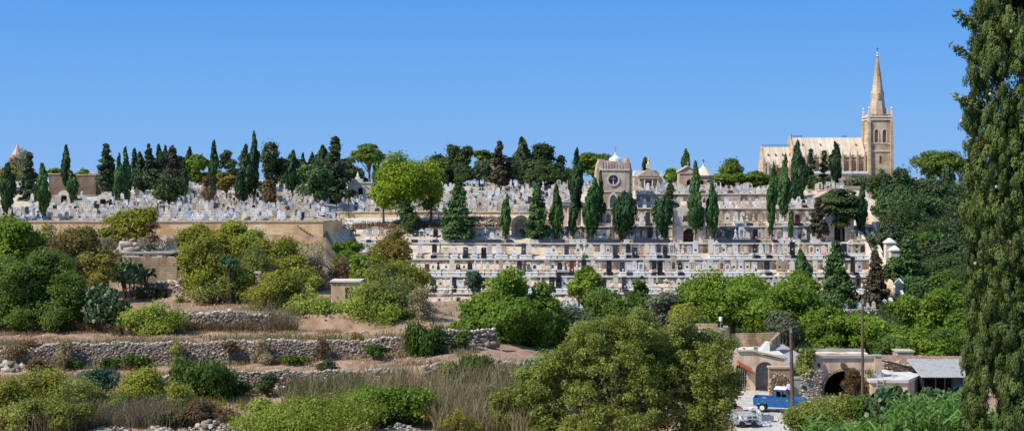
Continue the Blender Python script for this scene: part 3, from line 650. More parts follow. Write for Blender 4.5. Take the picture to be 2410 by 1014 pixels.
('bush', 338, 862, 975, 130, 99.5, 'yellow', 'open yellow shrub with thin stems right of the dome bush'),
('bush', 28, 890, 1005, 130, 96, 'yellow', 'yellow green shrub in the bottom left corner'),
('bush', 158, 950, 1008, 92, 94, 'bigtree', 'rounded green brown shrub near the bottom left'),
('droop', 1110, 850, 895, 84, 106.5, 'darkbush', 'dark green bush on the short right stone wall'),
('bush', 630, 880, 924, 56, 107, 'pine', 'greyish green bush before the second stone wall'),
('bush', 560, 900, 925, 60, 107, 'darkbush', 'low dark shrub right of the weeping bush'),
('bush', 722, 938, 1030, 285, 91, 'fig', 'large bright leafy fig bush at the bottom centre left'),
('bush', 925, 908, 995, 150, 95, 'green', 'rounded bright green bush above the small stone heap'),
('bush', 850, 920, 990, 100, 96.5, 'bigtree', 'brownish green shrub between fig bush and bright bush'),
('bush', 470, 950, 1000, 150, 97, 'brown', 'low brownish green shrubs above the rubble heaps'),
('twiggy', 1075, 965, 1020, 84, 92, 'yellow', 'small feathery yellow bush at the bottom centre'),

('round', 515, 600, 700, 100, 140, 'bigtree', 'brownish leafed tree between the two olive yellow crowns'),
('twiggy', 600, 560, 700, 110, 144, 'bigtree', 'dry tangled tree behind the small stone pillar'),
('round', 700, 600, 690, 100, 146, 'yellow', 'thin yellow green tree before the bare grey thicket'),
('twiggy', 690, 640, 745, 100, 134, 'bigtree', 'dry brownish shrub left of the fig hedge'),
('round', 860, 600, 690, 90, 150, 'green', 'slender green tree before the lower left terrace graves'),
('round', 900, 670, 775, 120, 131, 'bigtree', 'dense brown green bush right of the fig hedge'),
('twiggy', 985, 670, 790, 90, 130, 'reed', 'pale dry shrub at the edge of the bare earth patch'),
('twiggy', 930, 640, 740, 140, 133.5, 'bigtree', 'tall tangled dry tree behind the fig hedge'),
('twiggy', 150, 560, 680, 120, 140, 'brown', 'brown tangled shrub behind the carob trees'),
('round', 235, 590, 690, 90, 138, 'mustard', 'rust tinged tree left of the prickly pear by the block wall'),
('round', 130, 700, 792, 110, 125, 'carob', 'low dark carob foliage over the terrace edge'),
('round', 40, 700, 790, 130, 125.5, 'carob', 'low dark carob foliage at the left border'),
('bush', 285, 700, 790, 60, 124, 'pine', 'dark shrub between prickly pear and fig bush'),
('bush', 430, 700, 735, 60, 138.6, 'bigtree', 'small brown green bush on the upper bare terrace'),
('bush', 60, 940, 1010, 120, 94.5, 'bigtree', 'brown green low shrub at the bottom left corner'),
('bush', 250, 915, 985, 110, 98, 'bigtree', 'brownish shrub below the dome shaped bush'),
('bush', 420, 965, 1005, 80, 96, 'pine', 'small dark weeds behind the bottom rubble heap'),
('bush', 620, 935, 1000, 90, 94, 'fig', 'left end fig shrub at the bottom centre'),
('round', 1280, 690, 800, 110, 146, 'lush', 'dark green tree right behind the big bright green tree'),
('bush', 1122, 680, 806, 100, 125, 'green', 'left flank tree of the big bright green tree'),
('bush', 1275, 655, 822, 120, 125, 'green', 'right flank tree of the big bright green tree'),
('round', 1460, 700, 790, 100, 160, 'lush', 'second dull green tree behind the huge foreground tree'),
('round', 1530, 700, 775, 90, 165, 'lush', 'third dull green tree behind the huge foreground tree'),
('round', 1640, 665, 750, 110, 172, 'green', 'light orchard tree left of the wide bright one'),
('round', 1780, 660, 760, 130, 170, 'green', 'light orchard tree between the two wide bright ones'),
('round', 1905, 700, 800, 110, 156, 'green', 'orchard tree behind the dense fir'),
('round', 2000, 740, 820, 90, 150, 'green', 'orchard tree directly left of the tall thin pole'),
('round', 2110, 760, 835, 100, 148, 'green', 'orchard tree right of the tall thin pole'),
('round', 2140, 700, 780, 90, 165, 'green', 'light orchard tree below the lowest flight of steps'),
('round', 2090, 800, 845, 130, 139, 'lush', 'low dark foliage behind the rusty roof'),
('round', 1960, 795, 842, 110, 140, 'green', 'low bright foliage behind the barn roof'),
('round', 2200, 810, 862, 120, 139, 'green', 'low bright foliage behind the corrugated shed'),
('round', 2280, 720, 860, 110, 150, 'green', 'bright tree mostly behind the huge near cypress'),
('round', 2100, 440, 540, 90, 266, 'fir', 'dark pine beside the dark cypress at the stair top'),
('round', 2160, 500, 610, 110, 254, 'pine', 'dark pine in the middle of the right hand wood'),
('round', 2250, 520, 640, 120, 252, 'fir', 'dark pine at the right of the right hand wood'),
('round', 2180, 450, 540, 110, 268, 'firg', 'olive dark pine under the ridge of the right hand wood'),
('round', 2165, 580, 690, 110, 243, 'fir', 'dark pine above the spreading fir'),
('round', 2260, 590, 700, 110, 240, 'firg', 'mid green pine close to the huge near cypress'),
('round', 2190, 640, 712, 120, 232, 'pine', 'lowest dark pine behind the bright orchard trees'),
('round', 2110, 600, 690, 60, 230, 'firg', 'small dark green tree beside the gate piers'),
('round', 2070, 470, 545, 60, 262, 'fir', 'dark tree at the head of the topmost steps'),
('round', 2300, 440, 560, 120, 275, 'fir', 'dark ridge pine behind the huge near cypress'),
('fir', 1060, 400, 440, 40, 312, 'fir', 'low dark conifer under the central pine group'),
('round', 1030, 390, 428, 70, 313, 'fir', 'low dark evergreen left under the central pine group'),
('round', 1085, 385, 428, 70, 311, 'pine', 'low dark evergreen right under the central pine group'),
('round', 1250, 380, 428, 80, 307, 'fir', 'low dark evergreen right of the domed tomb tower'),
('round', 1300, 385, 428, 70, 308, 'pine', 'low dark evergreen behind the highest central graves'),
('round', 425, 365, 440, 50, 296, 'fir', 'dark evergreen filling the right end of the left grove'),
('round', 360, 375, 450, 60, 291, 'fir', 'dark evergreen filling the heart of the left grove'),
('round', 585, 372, 430, 60, 302, 'fir', 'dark evergreen behind the tallest left cypress'),
('round', 700, 380, 430, 60, 304, 'pine', 'dark evergreen behind the egg shaped cypress'),
('round', 765, 372, 430, 70, 298, 'fir', 'dark evergreen behind the jagged fir'),
('round', 790, 400, 455, 70, 280, 'fir', 'dark lower skirt of trees around the jagged fir'),
('cypress', 265, 372, 450, 24, 284, 'fir', 'thin dark conifer beside the ragged black conifer'),
('cypress', 316, 350, 400, 16, 305, 'fir', 'thin distant cypress tip at the left of the grove'),
('cypress', 392, 344, 420, 22, 300, 'fir', 'distant cypress tip at the right of the grove'),
('cypress', 590, 362, 430, 30, 285, 'cypress', 'shorter cypress squeezed between the two tall left ones'),

('round', 1146, 385, 432, 40, 296, 'fir', 'dark low tree before the left side of the tomb tower'),
('round', 2075, 425, 520, 90, 268, 'fir', 'very dark pine left in the wood below the tower'),
('round', 2130, 440, 560, 120, 262, 'firg', 'spreading dark pine right under the church tower'),
('round', 2195, 420, 540, 120, 274, 'firg', 'dark ridge tree directly below the lit stone pine'),
('round', 2255, 405, 520, 110, 285, 'pine', 'dark ridge tree touching the huge near cypress'),
('round', 2110, 520, 620, 100, 247, 'fir', 'shadowy pine left of centre in the right hand wood'),
('round', 2170, 545, 650, 120, 246, 'lush', 'olive lit pine in the centre of the right hand wood'),
('round', 2235, 560, 670, 120, 244, 'fir', 'shadowy pine right of centre in the right hand wood'),
('round', 2275, 480, 620, 110, 262, 'firg', 'olive pine partly hidden by the huge near cypress'),
('round', 2150, 615, 705, 110, 234, 'lush', 'dark low pine right of the gate piers'),
('round', 2220, 650, 730, 130, 226, 'lush', 'dark low pine above the bright orchard trees, right'),
('round', 2275, 650, 760, 110, 222, 'pine', 'dark low pine at the foot of the huge near cypress'),
('round', 2165, 665, 735, 80, 222, 'firg', 'small olive pine right of the lowest steps'),
('fir', 2190, 400, 500, 50, 280, 'fir', 'dark pointed conifer between the ridge pines'),
('fir', 2125, 410, 500, 46, 278, 'firg', 'olive pointed conifer at the right of the tower foot'),
('twiggy', 120, 520, 600, 90, 160, 'bigtree', 'feathery brown green shrub left under the golden wall'),
('round', 455, 520, 620, 90, 158, 'yellow', 'upper feathery tree left of the tall yellow green tree'),
('round', 605, 545, 650, 90, 150, 'fig', 'lighter leaved tree between the tall and the dense yellow trees'),
('twiggy', 500, 640, 720, 120, 137, 'bigtree', 'dry thicket under the olive yellow crowns'),
('twiggy', 620, 680, 775, 120, 131, 'yellow', 'dry yellow thicket at the left end of the fig hedge'),
('bush', 700, 690, 776, 80, 131, 'yellow', 'rounded yellow bush inside the fig hedge'),
('twiggy', 880, 580, 690, 90, 148, 'yellow', 'thin yellow tree left below the round orange tree'),
('twiggy', 300, 755, 792, 100, 122.5, 'brown', 'low brown weeds left of the yellow green fig bush'),
('bush', 1060, 845, 900, 50, 106, 'bigtree', 'brownish bush left of the dark bush on the short wall'),
('twiggy', 1150, 900, 1000, 100, 98, 'reed', 'tall straw shrub at the left edge of the huge tree'),
('twiggy', 180, 880, 990, 120, 97.5, 'bigtree', 'open brownish shrub between the two yellow shrubs'),
('twiggy', 420, 900, 990, 90, 98.5, 'yellow', 'thin yellowish weeds below the weeping bush, left'),
('bush', 90, 845, 880, 60, 113.5, 'brown', 'brown weed clump at the left foot of the stone wall'),
('twiggy', 60, 800, 850, 100, 115.6, 'brown', 'brown weeds hanging over the left end of the stone wall'),
('bush', 770, 850, 880, 60, 110, 'pine', 'small grey green weed by the second stone wall'),
('bush', 540, 800, 830, 36, 114.4, 'brown', 'little brown weed growing out of the long stone wall'),
('bush', 330, 735, 790, 70, 123.5, 'bigtree', 'brownish low shrub touching the left side of the fig bush'),

('bush', 1060, 388, 432, 120, 309, 'pine', 'low dark thicket at the base of the central pine group'),
('bush', 1265, 388, 432, 150, 305, 'pine', 'low dark thicket at the base of the right pine group'),
('bush', 360, 400, 462, 110, 286, 'fir', 'low dark thicket at the base of the left grove'),
('bush', 700, 400, 440, 110, 300, 'fir', 'low dark thicket between the tall left cypress and jagged fir'),
('bush', 560, 395, 440, 60, 303, 'fir', 'low dark thicket behind the broad left cypress'),
('bush', 1160, 645, 812, 150, 125.5, 'green', 'left shoulder of the big bright green mass in the valley centre'),
('bush', 1235, 640, 815, 150, 125.5, 'green', 'right shoulder of the big bright green mass in the valley centre'),
('twiggy', 150, 795, 862, 60, 114.2, 'reed', 'straw coloured shrub against the left part of the long stone wall'),
('twiggy', 420, 800, 862, 50, 114.2, 'bigtree', 'thin olive shrub growing up the middle of the long stone wall'),
('twiggy', 620, 795, 856, 60, 114.2, 'reed', 'straw coloured shrub leaning on the long stone wall, right of middle'),
('twiggy', 760, 800, 848, 44, 114.2, 'brown', 'brown twiggy weeds at the right part of the long stone wall'),
('twiggy', 840, 785, 812, 60, 117, 'mustard', 'yellowish dry weeds on top of the long stone wall'),
# foreground right
('bush', 1950, 925, 1010, 130, 104, 'bigtree', 'brown green scrub around the foot of the right pole'),
('bush', 1905, 948, 1030, 140, 100, 'bigtree', 'dark scrub in front of the blue pickup'),
('bush', 2040, 930, 1000, 90, 103, 'lush', 'bluish green shrub left of the prickly pear thicket'),
]
for t in TREES: tree(*t)
def bigtree():
    Y = 95.0; x = wx(1450, Y); g = gz(1450, Y); o = thing('leafy_tree', 'huge olive green almond tree filling the bottom centre in front of the farm', 'tree', (x, Y, g), 0)
    subs = [(1440, 850, 270, 160), (1560, 815, 140, 110), (1506, 762, 56, 80), (1398, 795, 56, 70), (1450, 775, 60, 60), (1604, 778, 70, 80), (1692, 818, 64, 70), (1300, 860, 60, 70), (1180, 950, 60, 80), (1240, 890, 60, 70), (1345, 835, 60, 60), (1650, 805, 50, 60), (1720, 900, 50, 90), (1640, 880, 170, 170), (1330, 890, 200, 150), (1250, 960, 190, 130), (1450, 960, 330, 170), (1620, 985, 190, 120), (1200, 1010, 130, 80), (1505, 780, 110, 80), (1400, 800, 150, 110), (1690, 850, 80, 90), (1340, 1010, 300, 110), (1560, 900, 220, 150), (1680, 950, 90, 110), (1190, 1000, 110, 90), (1270, 915, 120, 90), (1370, 850, 120, 90), (1500, 850, 200, 120), (1600, 830, 110, 100), (1660, 1010, 140, 60)]
    Cs = []; Rs = []
    for (a, b, w, h) in subs:
        n = int(w * h / 350) + 4; u = unit(n); q = RNG.random(n) ** .4; c = P(a, b, Y + RNG.uniform(-1.5, 1.5)) - Vector((x, Y, g))
        Cs.append(np.stack([c[0] + u[:, 0] * q * M(w, Y) * .47, c[1] + u[:, 1] * q * M(w, Y) * .45, c[2] + u[:, 2] * q * M(h, Y) * .47], 1))
        k = RNG.uniform(.20, .58, n); Rs.append(np.stack([k, k, k * .85], 1))
    Cn = np.concatenate(Cs); Rr = np.concatenate(Rs)
    p, nr, s, ti = clumps(Cn, Rr, 170000, lsize(Y, .78), None, .75, .3, .5, .22)
    nr += (p - np.array([0, 0, 2.0])) * .025; ti = ti - ti.mean() + .60
    link('crown', leafmesh('crown', p, nr, s, ti, 1.9), 'l_bigtree', o)
    trunk_mb(-.4, 5, .38, 0, [Cn[i] for i in RNG.choice(len(Cn), 34, replace=False)]).build('trunk', 'barkgrey', o)
bigtree()
# ---------------------------------------------------------------- dry stuff, reeds, cane
def blades(name, areas, leaf, label, cat, hgt, wd, spread=.25, name2=None):
    """areas: (px0, px1, Y0, Y1, count)"""
    A = []
    for (x0, x1, y0, y1, n) in areas:
        px = RNG.uniform(x0, x1, n); Y = RNG.uniform(y0, y1, n); keep = (np.sin(px * .05 + Y * .7) + np.sin(px * .017 - Y * .3) + RNG.normal(0, 1.1, n)) > -.6
        A += [(a, b) for a, b in zip(px[keep], Y[keep])]
    B = np.array([(wx(a, b), b, gz(a, b) - .05) for a, b in A]); n = len(B)
    hh = hgt * RNG.uniform(.35, 1.15, n); d = RNG.normal(size=(n, 3)) * spread * hh[:, None]; d[:, 2] = hh
    P2 = B + d; P1 = B + d * np.array([.35, .35, .6])
    o = link(name, ribbons(name, B, P1, P2, np.full(n, wd), RNG.random(n)), 'l_' + leaf); return tag(o, label, cat, None, 'stuff')
blades('dry_grass', [(-100, 1130, 116.6, 121, 9000), (-100, 1180, 110, 114.5, 4000), (-100, 800, 123, 126, 14000), (380, 1050, 127, 137, 6000), (-50, 1250, 93, 107, 6000), (990, 1110, 127, 146, 900), (200, 460, 136, 150, 1500)], 'straw', 'short dry straw coloured grass over the field terraces', 'grass', .32, .035)
blades('dry_grass', [(-100, 1130, 113.6, 115.2, 5000), (-100, 1100, 115.9, 117.0, 6000), (350, 1250, 107.0, 109.6, 5000), (-100, 500, 104, 110, 5000)], 'reed', 'tan tufts of dead grass along the stone walls', 'grass', .55, .045)
blades('dry_grass', [(-50, 700, 124.2, 125.8, 6000), (60, 220, 124, 126, 2500)], 'brown', 'band of dark brown dead weeds below the carob trees', 'weeds', .95, .05)
blades('reed_bed', [(665, 960, 99, 106, 3200), (900, 1250, 95, 107, 7500), (1020, 1240, 92, 99, 4200)], 'reed', 'bed of tall dry brown reeds in the lower middle field', 'reeds', 2.0, .055, .24)
blades('reed_bed', [(670, 860, 100, 105, 2200), (1040, 1220, 96, 104, 900)], 'reedg', 'greener reeds mixed along the second stone wall', 'reeds', 1.9, .08, .12)
blades('dry_brush', [(180, 430, 95, 100, 5000), (20, 180, 93, 96, 900), (560, 700, 124.5, 127, 1500)], 'twig', 'grey brown leafless brush standing at the lower left', 'brush', 1.9, .035, .30)
blades('weed_patch', [(480, 1000, 116.2, 117.5, 700), (960, 1180, 118.5, 125, 900), (400, 620, 96, 104, 2200)], 'mustard', 'scattered yellowish weeds along the terrace edges', 'weeds', .8, .06)
blades('dry_grass', [(1110, 1185, 251, 260.5, 500), (830, 1110, 251, 256, 1200)], 'brown', 'dead brown grass on the bank below the cemetery road', 'grass', .7, .1)
blades('undergrowth', [(2070, 2330, 216, 262, 16000), (1300, 1500, 185, 214, 3000), (1500, 2300, 140, 214, 16000)], 'pine', 'dark undergrowth below the right hand wood and orchard', 'undergrowth', 1.3, .22, .5)
blades('undergrowth', [(-60, 760, 150, 232, 12000), (780, 1000, 142, 200, 2500)], 'bigtree', 'brown green undergrowth on the rough slope below the golden wall', 'undergrowth', .7, .09, .5)
def far_wood():
    n = 420; px = RNG.uniform(2330, 3000, n); Y = RNG.uniform(150, 420, n); Cn = np.array([(wx(p_, y_), y_, gz(p_, y_) + h_) for p_, y_, h_ in zip(px, Y, RNG.uniform(.5, 5, n))]); o0 = Cn.mean(axis=0)
    k = RNG.uniform(1.2, 3.0, n); p, nr, s, ti = clumps(Cn - o0, np.stack([k, k, k * .8], 1), 60000, .5, None, .6, .4, .4)
    tag(link('woodland', leafmesh('woodland', p, nr, s, ti, 1.6), 'l_pine', None, tuple(o0)), 'dark woodland running on to the right behind the huge near cypress', 'woodland', None, 'stuff')
far_wood()
def cane_patch(px0, px1, y0, y1, n, label, hr):
    o = thing('cane_plants', label, 'cane', (wx((px0 + px1) / 2, (y0 + y1) / 2), (y0 + y1) / 2, gz((px0 + px1) / 2, (y0 + y1) / 2))); bx = np.array(o.location)
    B = []; D1 = []; D2 = []
    for i in range(n):
        px = random.uniform(px0, px1); Y = random.uniform(y0, y1); b = np.array([wx(px, Y), Y, gz(px, Y)]) - bx; h = random.uniform(*hr)
        for k in range(8):
            a = random.uniform(0, 6.28); L_ = random.uniform(.6, 1.2); s = b + np.array([0, 0, h * (k + 1) / 9]); dd = np.array([math.cos(a), math.sin(a), 0])
            B.append(s); D1.append(s + dd * L_ * .5 + np.array([0, 0, L_ * .45])); D2.append(s + dd * L_ + np.array([0, 0, random.uniform(-.1, .5) * L_]))
    o2 = link('leaves', ribbons('leaves', np.array(B), np.array(D1), np.array(D2), .13, RNG.random(len(B))), 'l_cane', o)
    mb = MB()
    for i in range(0, len(B), 8): mb.tube([B[i] - np.array([0, 0, .4]), B[i + 7]], [.02, .01], 4)
    mb.build('stem', 'wood', o)
cane_patch(2100, 2310, 93, 99, 300, 'green broad leaved cane thicket below the prickly pears at the lower right', (2.2, 3.9))
cane_patch(2290, 2430, 92, 97, 130, 'dark cane leaves around the foot of the huge near cypress', (1.8, 3.2))
cane_patch(1900, 2110, 92, 97, 120, 'low spiky green cane along the bottom right edge', (1.4, 2.8))
# prickly pears
def pear(px, py0, py1, w, Y, label, n=90, leaf='cactus'):
    g = min(gz(px, Y), wz(py1, Y)); o = thing('prickly_pear', label, 'cactus', (wx(px, Y), Y, g), 0, 'prickly pear plants')
    W = M(w, Y) / 2; h0 = wz(py1, Y) - g; Hh = M(py1 - py0, Y); V = []; Fc = []; T = []; k = 10
    for i in range(n):
        th = random.uniform(0, 6.28); q = random.random() ** .5; cz_ = h0 + Hh * (.1 + .85 * random.random()) * (1 - .35 * q * q); s = random.uniform(.13, .21)
        c = Vector((W * q * math.cos(th), W * q * math.sin(th), cz_)); M3 = Matrix.Rotation(random.uniform(0, 6.28), 3, 'Z') @ Matrix.Rotation(random.uniform(-.7, .7), 3, 'X') @ Matrix.Rotation(random.uniform(-.7, .7), 3, 'Y')
        b = len(V)
        for sd in (-1, 1):
            for j in range(k):
                a = 2 * math.pi * j / k; V.append(tuple(c + M3 @ Vector((s * math.cos(a), sd * .02, s * 1.35 * math.sin(a) * (1.0 if math.sin(a) > 0 else .9)))))
        for sd in (-1, 1): V.append(tuple(c + M3 @ Vector((0, sd * .05, 0))))
        for j in range(k):
            j2 = (j + 1) % k; Fc += [(b + j, b + j2, b + 2 * k, b + 2 * k), (b + k + j2, b + k + j, b + 2 * k + 1, b + 2 * k + 1), (b + j, b + k + j, b + k + j2, b + j2)]
            T += [0] * 3
        T[-3 * k:] = [random.random()] * (3 * k)
    me = bpy.data.meshes.new('pads'); me.from_pydata(V, [], [tuple(dict.fromkeys(f)) for f in Fc])
    a = me.attributes.new('tint', 'FLOAT', 'FACE'); a.data.foreach_set('value', T); link('pads', me, 'l_' + leaf, o)
    mb = MB()
    for i in range(7): mb.tube([(random.uniform(-.3, .3) * W, 0, -.3), (random.uniform(-.6, .6) * W, random.uniform(-.5, .5) * W, h0 + Hh * .6)], [.1, .05], 5)
    mb.build('stem', 'wood', o)
pear(240, 655, 762, 84, 124.8, 'pale lit prickly pear in front of the carob tree', 300)
pear(300, 602, 668, 76, 141, 'prickly pear growing up against the block wall', 220)
pear(345, 628, 650, 40, 141.5, 'small prickly pear sprig before the block wall', 40)
pear(540, 600, 628, 46, 136, 'prickly pear half hidden among the olive yellow trees', 60)
pear(1255, 840, 915, 84, 104, 'prickly pear and agave clump left of the huge foreground tree', 260, 'agave')
pear(1085, 884, 915, 70, 103.5, 'pale yellow prickly pear standing in the dry reeds', 90, 'agave')
pear(1185, 872, 900, 50, 105.5, 'small pale prickly pear right of the dark wall bush', 60, 'agave')
pear(2095, 903, 990, 110, 101.5, 'tall green prickly pear left of the shed, first of the thicket', 420)
pear(2195, 908, 985, 110, 101, 'green prickly pear in the middle of the right thicket', 380)
pear(2262, 902, 990, 100, 101, 'green prickly pear at the right end beside the huge cypress', 260)
pear(965, 690, 740, 40, 132.5, 'grey green prickly pear inside the tangled trees', 60)
# ---------------------------------------------------------------- stones
ICO = None
def ico():
    global ICO
    if ICO is None:
        bm = bmesh.new(); bmesh.ops.create_icosphere(bm, subdivisions=1, radius=1); ICO = (np.array([v.co[:] for v in bm.verts]), np.array([[v.index for v in f.verts] for f in bm.faces])); bm.free()
    return ICO
def stones(name, pts, sizes, label, cat, loc, flat=.75, group=None, kind=None, tv=None):
    v, f = ico(); n = len(pts); pts = np.array(pts) - np.array(loc); sz = np.array(sizes)
    V = v[None] * (1 + RNG.uniform(-.28, .28, (n, len(v), 1))); V = np.sign(V) * np.abs(V) ** .6
    sc = np.stack([sz * RNG.uniform(.8, 1.35, n), sz * RNG.uniform(.7, 1.1, n), sz * flat * RNG.uniform(.7, 1.2, n)], 1) * .55
    a = RNG.normal(0, .35, n); ca, sa = np.cos(a), np.sin(a); V = V * sc[:, None, :]
    X = V[..., 0] * ca[:, None] - V[..., 2] * sa[:, None]; Z = V[..., 0] * sa[:, None] + V[..., 2] * ca[:, None]; V[..., 0] = X; V[..., 2] = Z
    V = V + pts[:, None, :]; Fc = (f[None] + (np.arange(n) * len(v))[:, None, None]).reshape(-1, 3)
    t = np.repeat(RNG.random(n) if tv is None else np.array(tv), len(f)); return tag(link(name, npmesh(name, V.reshape(-1, 3), Fc, t), 'stone', None, loc), label, cat, group, kind)
def drywall(path, label, s=.30, extra=60):
    pts = []; sz = []; tv = []; tot = 0
    for (a, b) in zip(path, path[1:]):
        L_ = abs(wx(b[0], b[3]) - wx(a[0], a[3])); n = max(2, int(L_ / (s * .80)))
        for i in range(n):
            t = i / n; px, pt, pb, Y = [a[k] * (1 - t) + b[k] * t for k in range(4)]; zt = wz(pt, Y); zb = wz(pb, Y); nr = max(2, int((zt - zb) / (s * .58)))
            zt += .09 * math.sin(px * .05) + .05 * math.sin(px * .19) - .08
            for j in range(nr + 1):
                q = j / nr; big = 1.7 if (j < 3 and random.random() < .25) else 1
                pts.append((wx(px, Y) + random.uniform(-.1, .1) + (j % 2) * s * .45, Y - .10 + .22 * q + random.uniform(-.04, .04), zb + (zt - zb) * q + random.uniform(-.04, .04))); sz.append(s * random.uniform(.85, 1.4) * big * (1.1 if j == nr else 1.08)); tv.append(random.uniform(.5, 1) if j == nr or random.random() < .10 else random.uniform(0, .42))  # top course tinted paler as if sunlit, lower courses darker as if shaded
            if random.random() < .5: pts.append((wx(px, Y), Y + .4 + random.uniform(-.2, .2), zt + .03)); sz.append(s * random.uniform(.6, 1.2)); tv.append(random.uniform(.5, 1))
            if random.random() < .16: pts.append((wx(px, Y), Y - .5 - random.random() * .8, zb + .02)); sz.append(s * random.uniform(.5, 1.1)); tv.append(random.random())
    loc = (wx(path[0][0], path[0][3]), path[0][3], wz(path[0][2], path[0][3]))
    return stones('dry_stone_wall', pts, sz, label, 'wall', loc, .72, 'dry stone terrace walls', None, tv)
drywall([(-60, 830, 872, 115), (60, 822, 870, 115), (110, 808, 868, 115), (300, 806, 864, 115), (480, 805, 860, 115), (600, 799, 857, 115), (800, 802, 847, 115), (900, 796, 840, 115), (955, 794, 836, 115)], 'long pale dry stone wall crossing the left field terraces', .185)
drywall([(1020, 780, 826, 115.3), (1060, 778, 820, 115.8), (1110, 775, 816, 116.5), (1170, 776, 812, 117.5)], 'tumbled upper stone wall running under the big bright tree', .3)
drywall([(380, 885, 915, 108), (430, 880, 925, 108), (600, 872, 924, 108.8), (700, 872, 916, 109), (800, 872, 905, 109), (960, 866, 898, 108)], 'second dry stone wall behind the weeping bush and reeds', .185)
drywall([(1000, 860, 892, 107.8), (1060, 855, 888, 108), (1140, 850, 880, 108.4), (1235, 850, 882, 108.8)], 'short dry stone wall left of the pale prickly pear clump', .28)
drywall([(410, 738, 778, 126), (470, 735, 780, 126), (560, 733, 782, 126), (640, 742, 780, 126.5)], 'shaded rubble retaining wall under the olive yellow trees', .32)
drywall([(345, 664, 690, 143), (410, 664, 700, 142), (450, 690, 712, 140)], 'fallen rubble bank below the concrete block wall', .34)
def heap(px, py, w, h, Y, n, s, label, onroof=False):
    b = Vector((wx(px, Y), Y, wz(py, Y) if onroof else gz(px, Y))); W = M(w, Y) / 2; pts = []; sz = []
    for i in range(n):
        th = random.uniform(0, 6.28); q = random.random() ** .6; pts.append((b.x + W * q * math.cos(th), b.y + min(W, 1.5) * q * math.sin(th), b.z + M(h, Y) * (1 - q) * random.uniform(.2, 1) + .03)); sz.append(s * random.uniform(.5, 1.5))
    return stones('stone_heap', pts, sz, label, 'stones', tuple(b), .7, 'heaps of field stones')
heap(500, 1000, 210, 34, 93.5, 420, .3, 'wide rubble heap at the bottom edge below the brown shrubs')
heap(260, 995, 100, 14, 94.5, 110, .3, 'low line of stones at the bottom left by the brush')
heap(372, 992, 60, 12, 94.8, 60, .28, 'small scatter of stones right of the dry brush')
heap(940, 1004, 110, 22, 93.5, 240, .26, 'tight pale stone heap at the bottom below the bright bush')
heap(585, 975, 60, 26, 96, 90, .28, 'narrow stone heap left of the large fig bush')
heap(930, 885, 50, 26, 106.5, 60, .3, 'collapsed stones in the middle of the reed bed')
heap(50, 900, 40, 14, 106.5, 30, .38, 'few big stones on the far left terrace')
heap(312, 596, 66, 38, 153.5, 110, .75, 'grey boulders and broken blocks piled on the plank roof', True)
heap(380, 596, 50, 16, 154, 60, .4, 'small broken blocks on the right of the plank roof', True)
heap(30, 862, 110, 20, 114.2, 60, .5, 'large boulders at the left foot of the long stone wall')
heap(420, 770, 50, 26, 124.8, 60, .3, 'white stone spill at the left end of the rubble wall')
heap(815, 560, 40, 20, 200, 50, .6, 'pale rock pile at the corner of the golden wall')
heap(140, 575, 60, 26, 180, 80, .5, 'white broken stones below the left graves')
heap(1150, 520, 70, 14, 254, 60, .5, 'loose stones on the bank left of the grotto arch')
def scatter():
    pts = []; sz = []
    for (x0, x1, y0, y1, n) in [(-80, 1180, 110, 125, 900), (-80, 1250, 93, 108, 700), (380, 1100, 127, 145, 500), (100, 760, 150, 232, 500), (800, 1180, 251, 260, 300)]:
        for i in range(n):
            px = random.uniform(x0, x1); Y = random.uniform(y0, y1); pts.append((wx(px, Y), Y, gz(px, Y) + .02)); sz.append(random.uniform(.08, .28) * (1 if Y < 150 else 1.8))
    stones('loose_stones', pts, sz, 'loose pale stones scattered over the fields', 'stones', (0, 110, 0), .7, None, 'stuff')
scatter()
# ---------------------------------------------------------------- cemetery terraces
def terrace(px0, px1, py, Yf, depth, zbot, label, mat='ashlar', cop='cream', yf1=None):
    """retaining wall with coping; solid terrace behind it"""
    x0, x1, z = wx(px0, Yf), wx(px1, Yf), wz(py, Yf); o = thing('terrace_wall', label, 'retaining wall', (x0, Yf, zbot), 0, 'cemetery retaining walls')
    L_ = x1 - x0; h = z - zbot
    MB().box(0, L_, 0, depth, 0, h - .22).build('wall', mat, o)
    c = MB(); n = max(1, int(L_ / 6))
    for i in range(n): c.box(L_ * i / n + .01, L_ * (i + 1) / n - .01, -.14, depth + .02, h - .22, h + random.uniform(-.01, .02))
    c.build('coping', cop, o)
    b = MB(); n = max(2, int(L_ / 8))
    for i in range(n + 1): b.box(L_ * i / n - .18, L_ * i / n + .18, -.07, .1, 0, h - .23)
    b.build('pilaster', mat, o)
    if h > 2.4 and mat == 'ashlar':
        x = .8; nn = [MB(), MB()]
        while x < L_ - 1:
            if random.random() < .8:
                w_ = random.uniform(.5, .8); t_ = h - random.uniform(.55, 1.0); nn[random.random() < .3].plate(arch(x, w_, t_ - random.uniform(.8, 1.3), t_ - w_ / 2, 5) if random.random() < .6 else [(x - w_ / 2, t_ - 1.1), (x + w_ / 2, t_ - 1.1), (x + w_ / 2, t_), (x - w_ / 2, t_)], [], -.05, -.002)
            x += random.uniform(1.0, 1.5)
        nn[0].build('wall_tablets', 'cream', o); nn[1].build('wall_niches', 'shadewall', o)
    return o
ZC = {}
LEV = [('C', 1000, 2045, 689, 229, 5.6), ('B', 988, 2058, 649, 234, 5.6), ('A', 962, 2062, 608.5, 239, 6.6), ('Z', 806, 2052, 571.5, 245, 6.6), ('Y', 1328, 2052, 532, 251, 7.4), ('X', 1383, 1935, 489, 258, 8.4), ('W', 1500, 1862, 455, 266, 9)]
TL = ['lowest visible long retaining wall behind the orchard trees', 'second long retaining wall from the bottom with white coping', 'third long retaining wall from the bottom with bright coping', 'fourth long retaining wall, with the row of cypresses on it', 'fifth retaining wall with dark streaks behind the cypress row', 'sixth retaining wall right of the round window chapel', 'topmost retaining wall below the skyline pines']
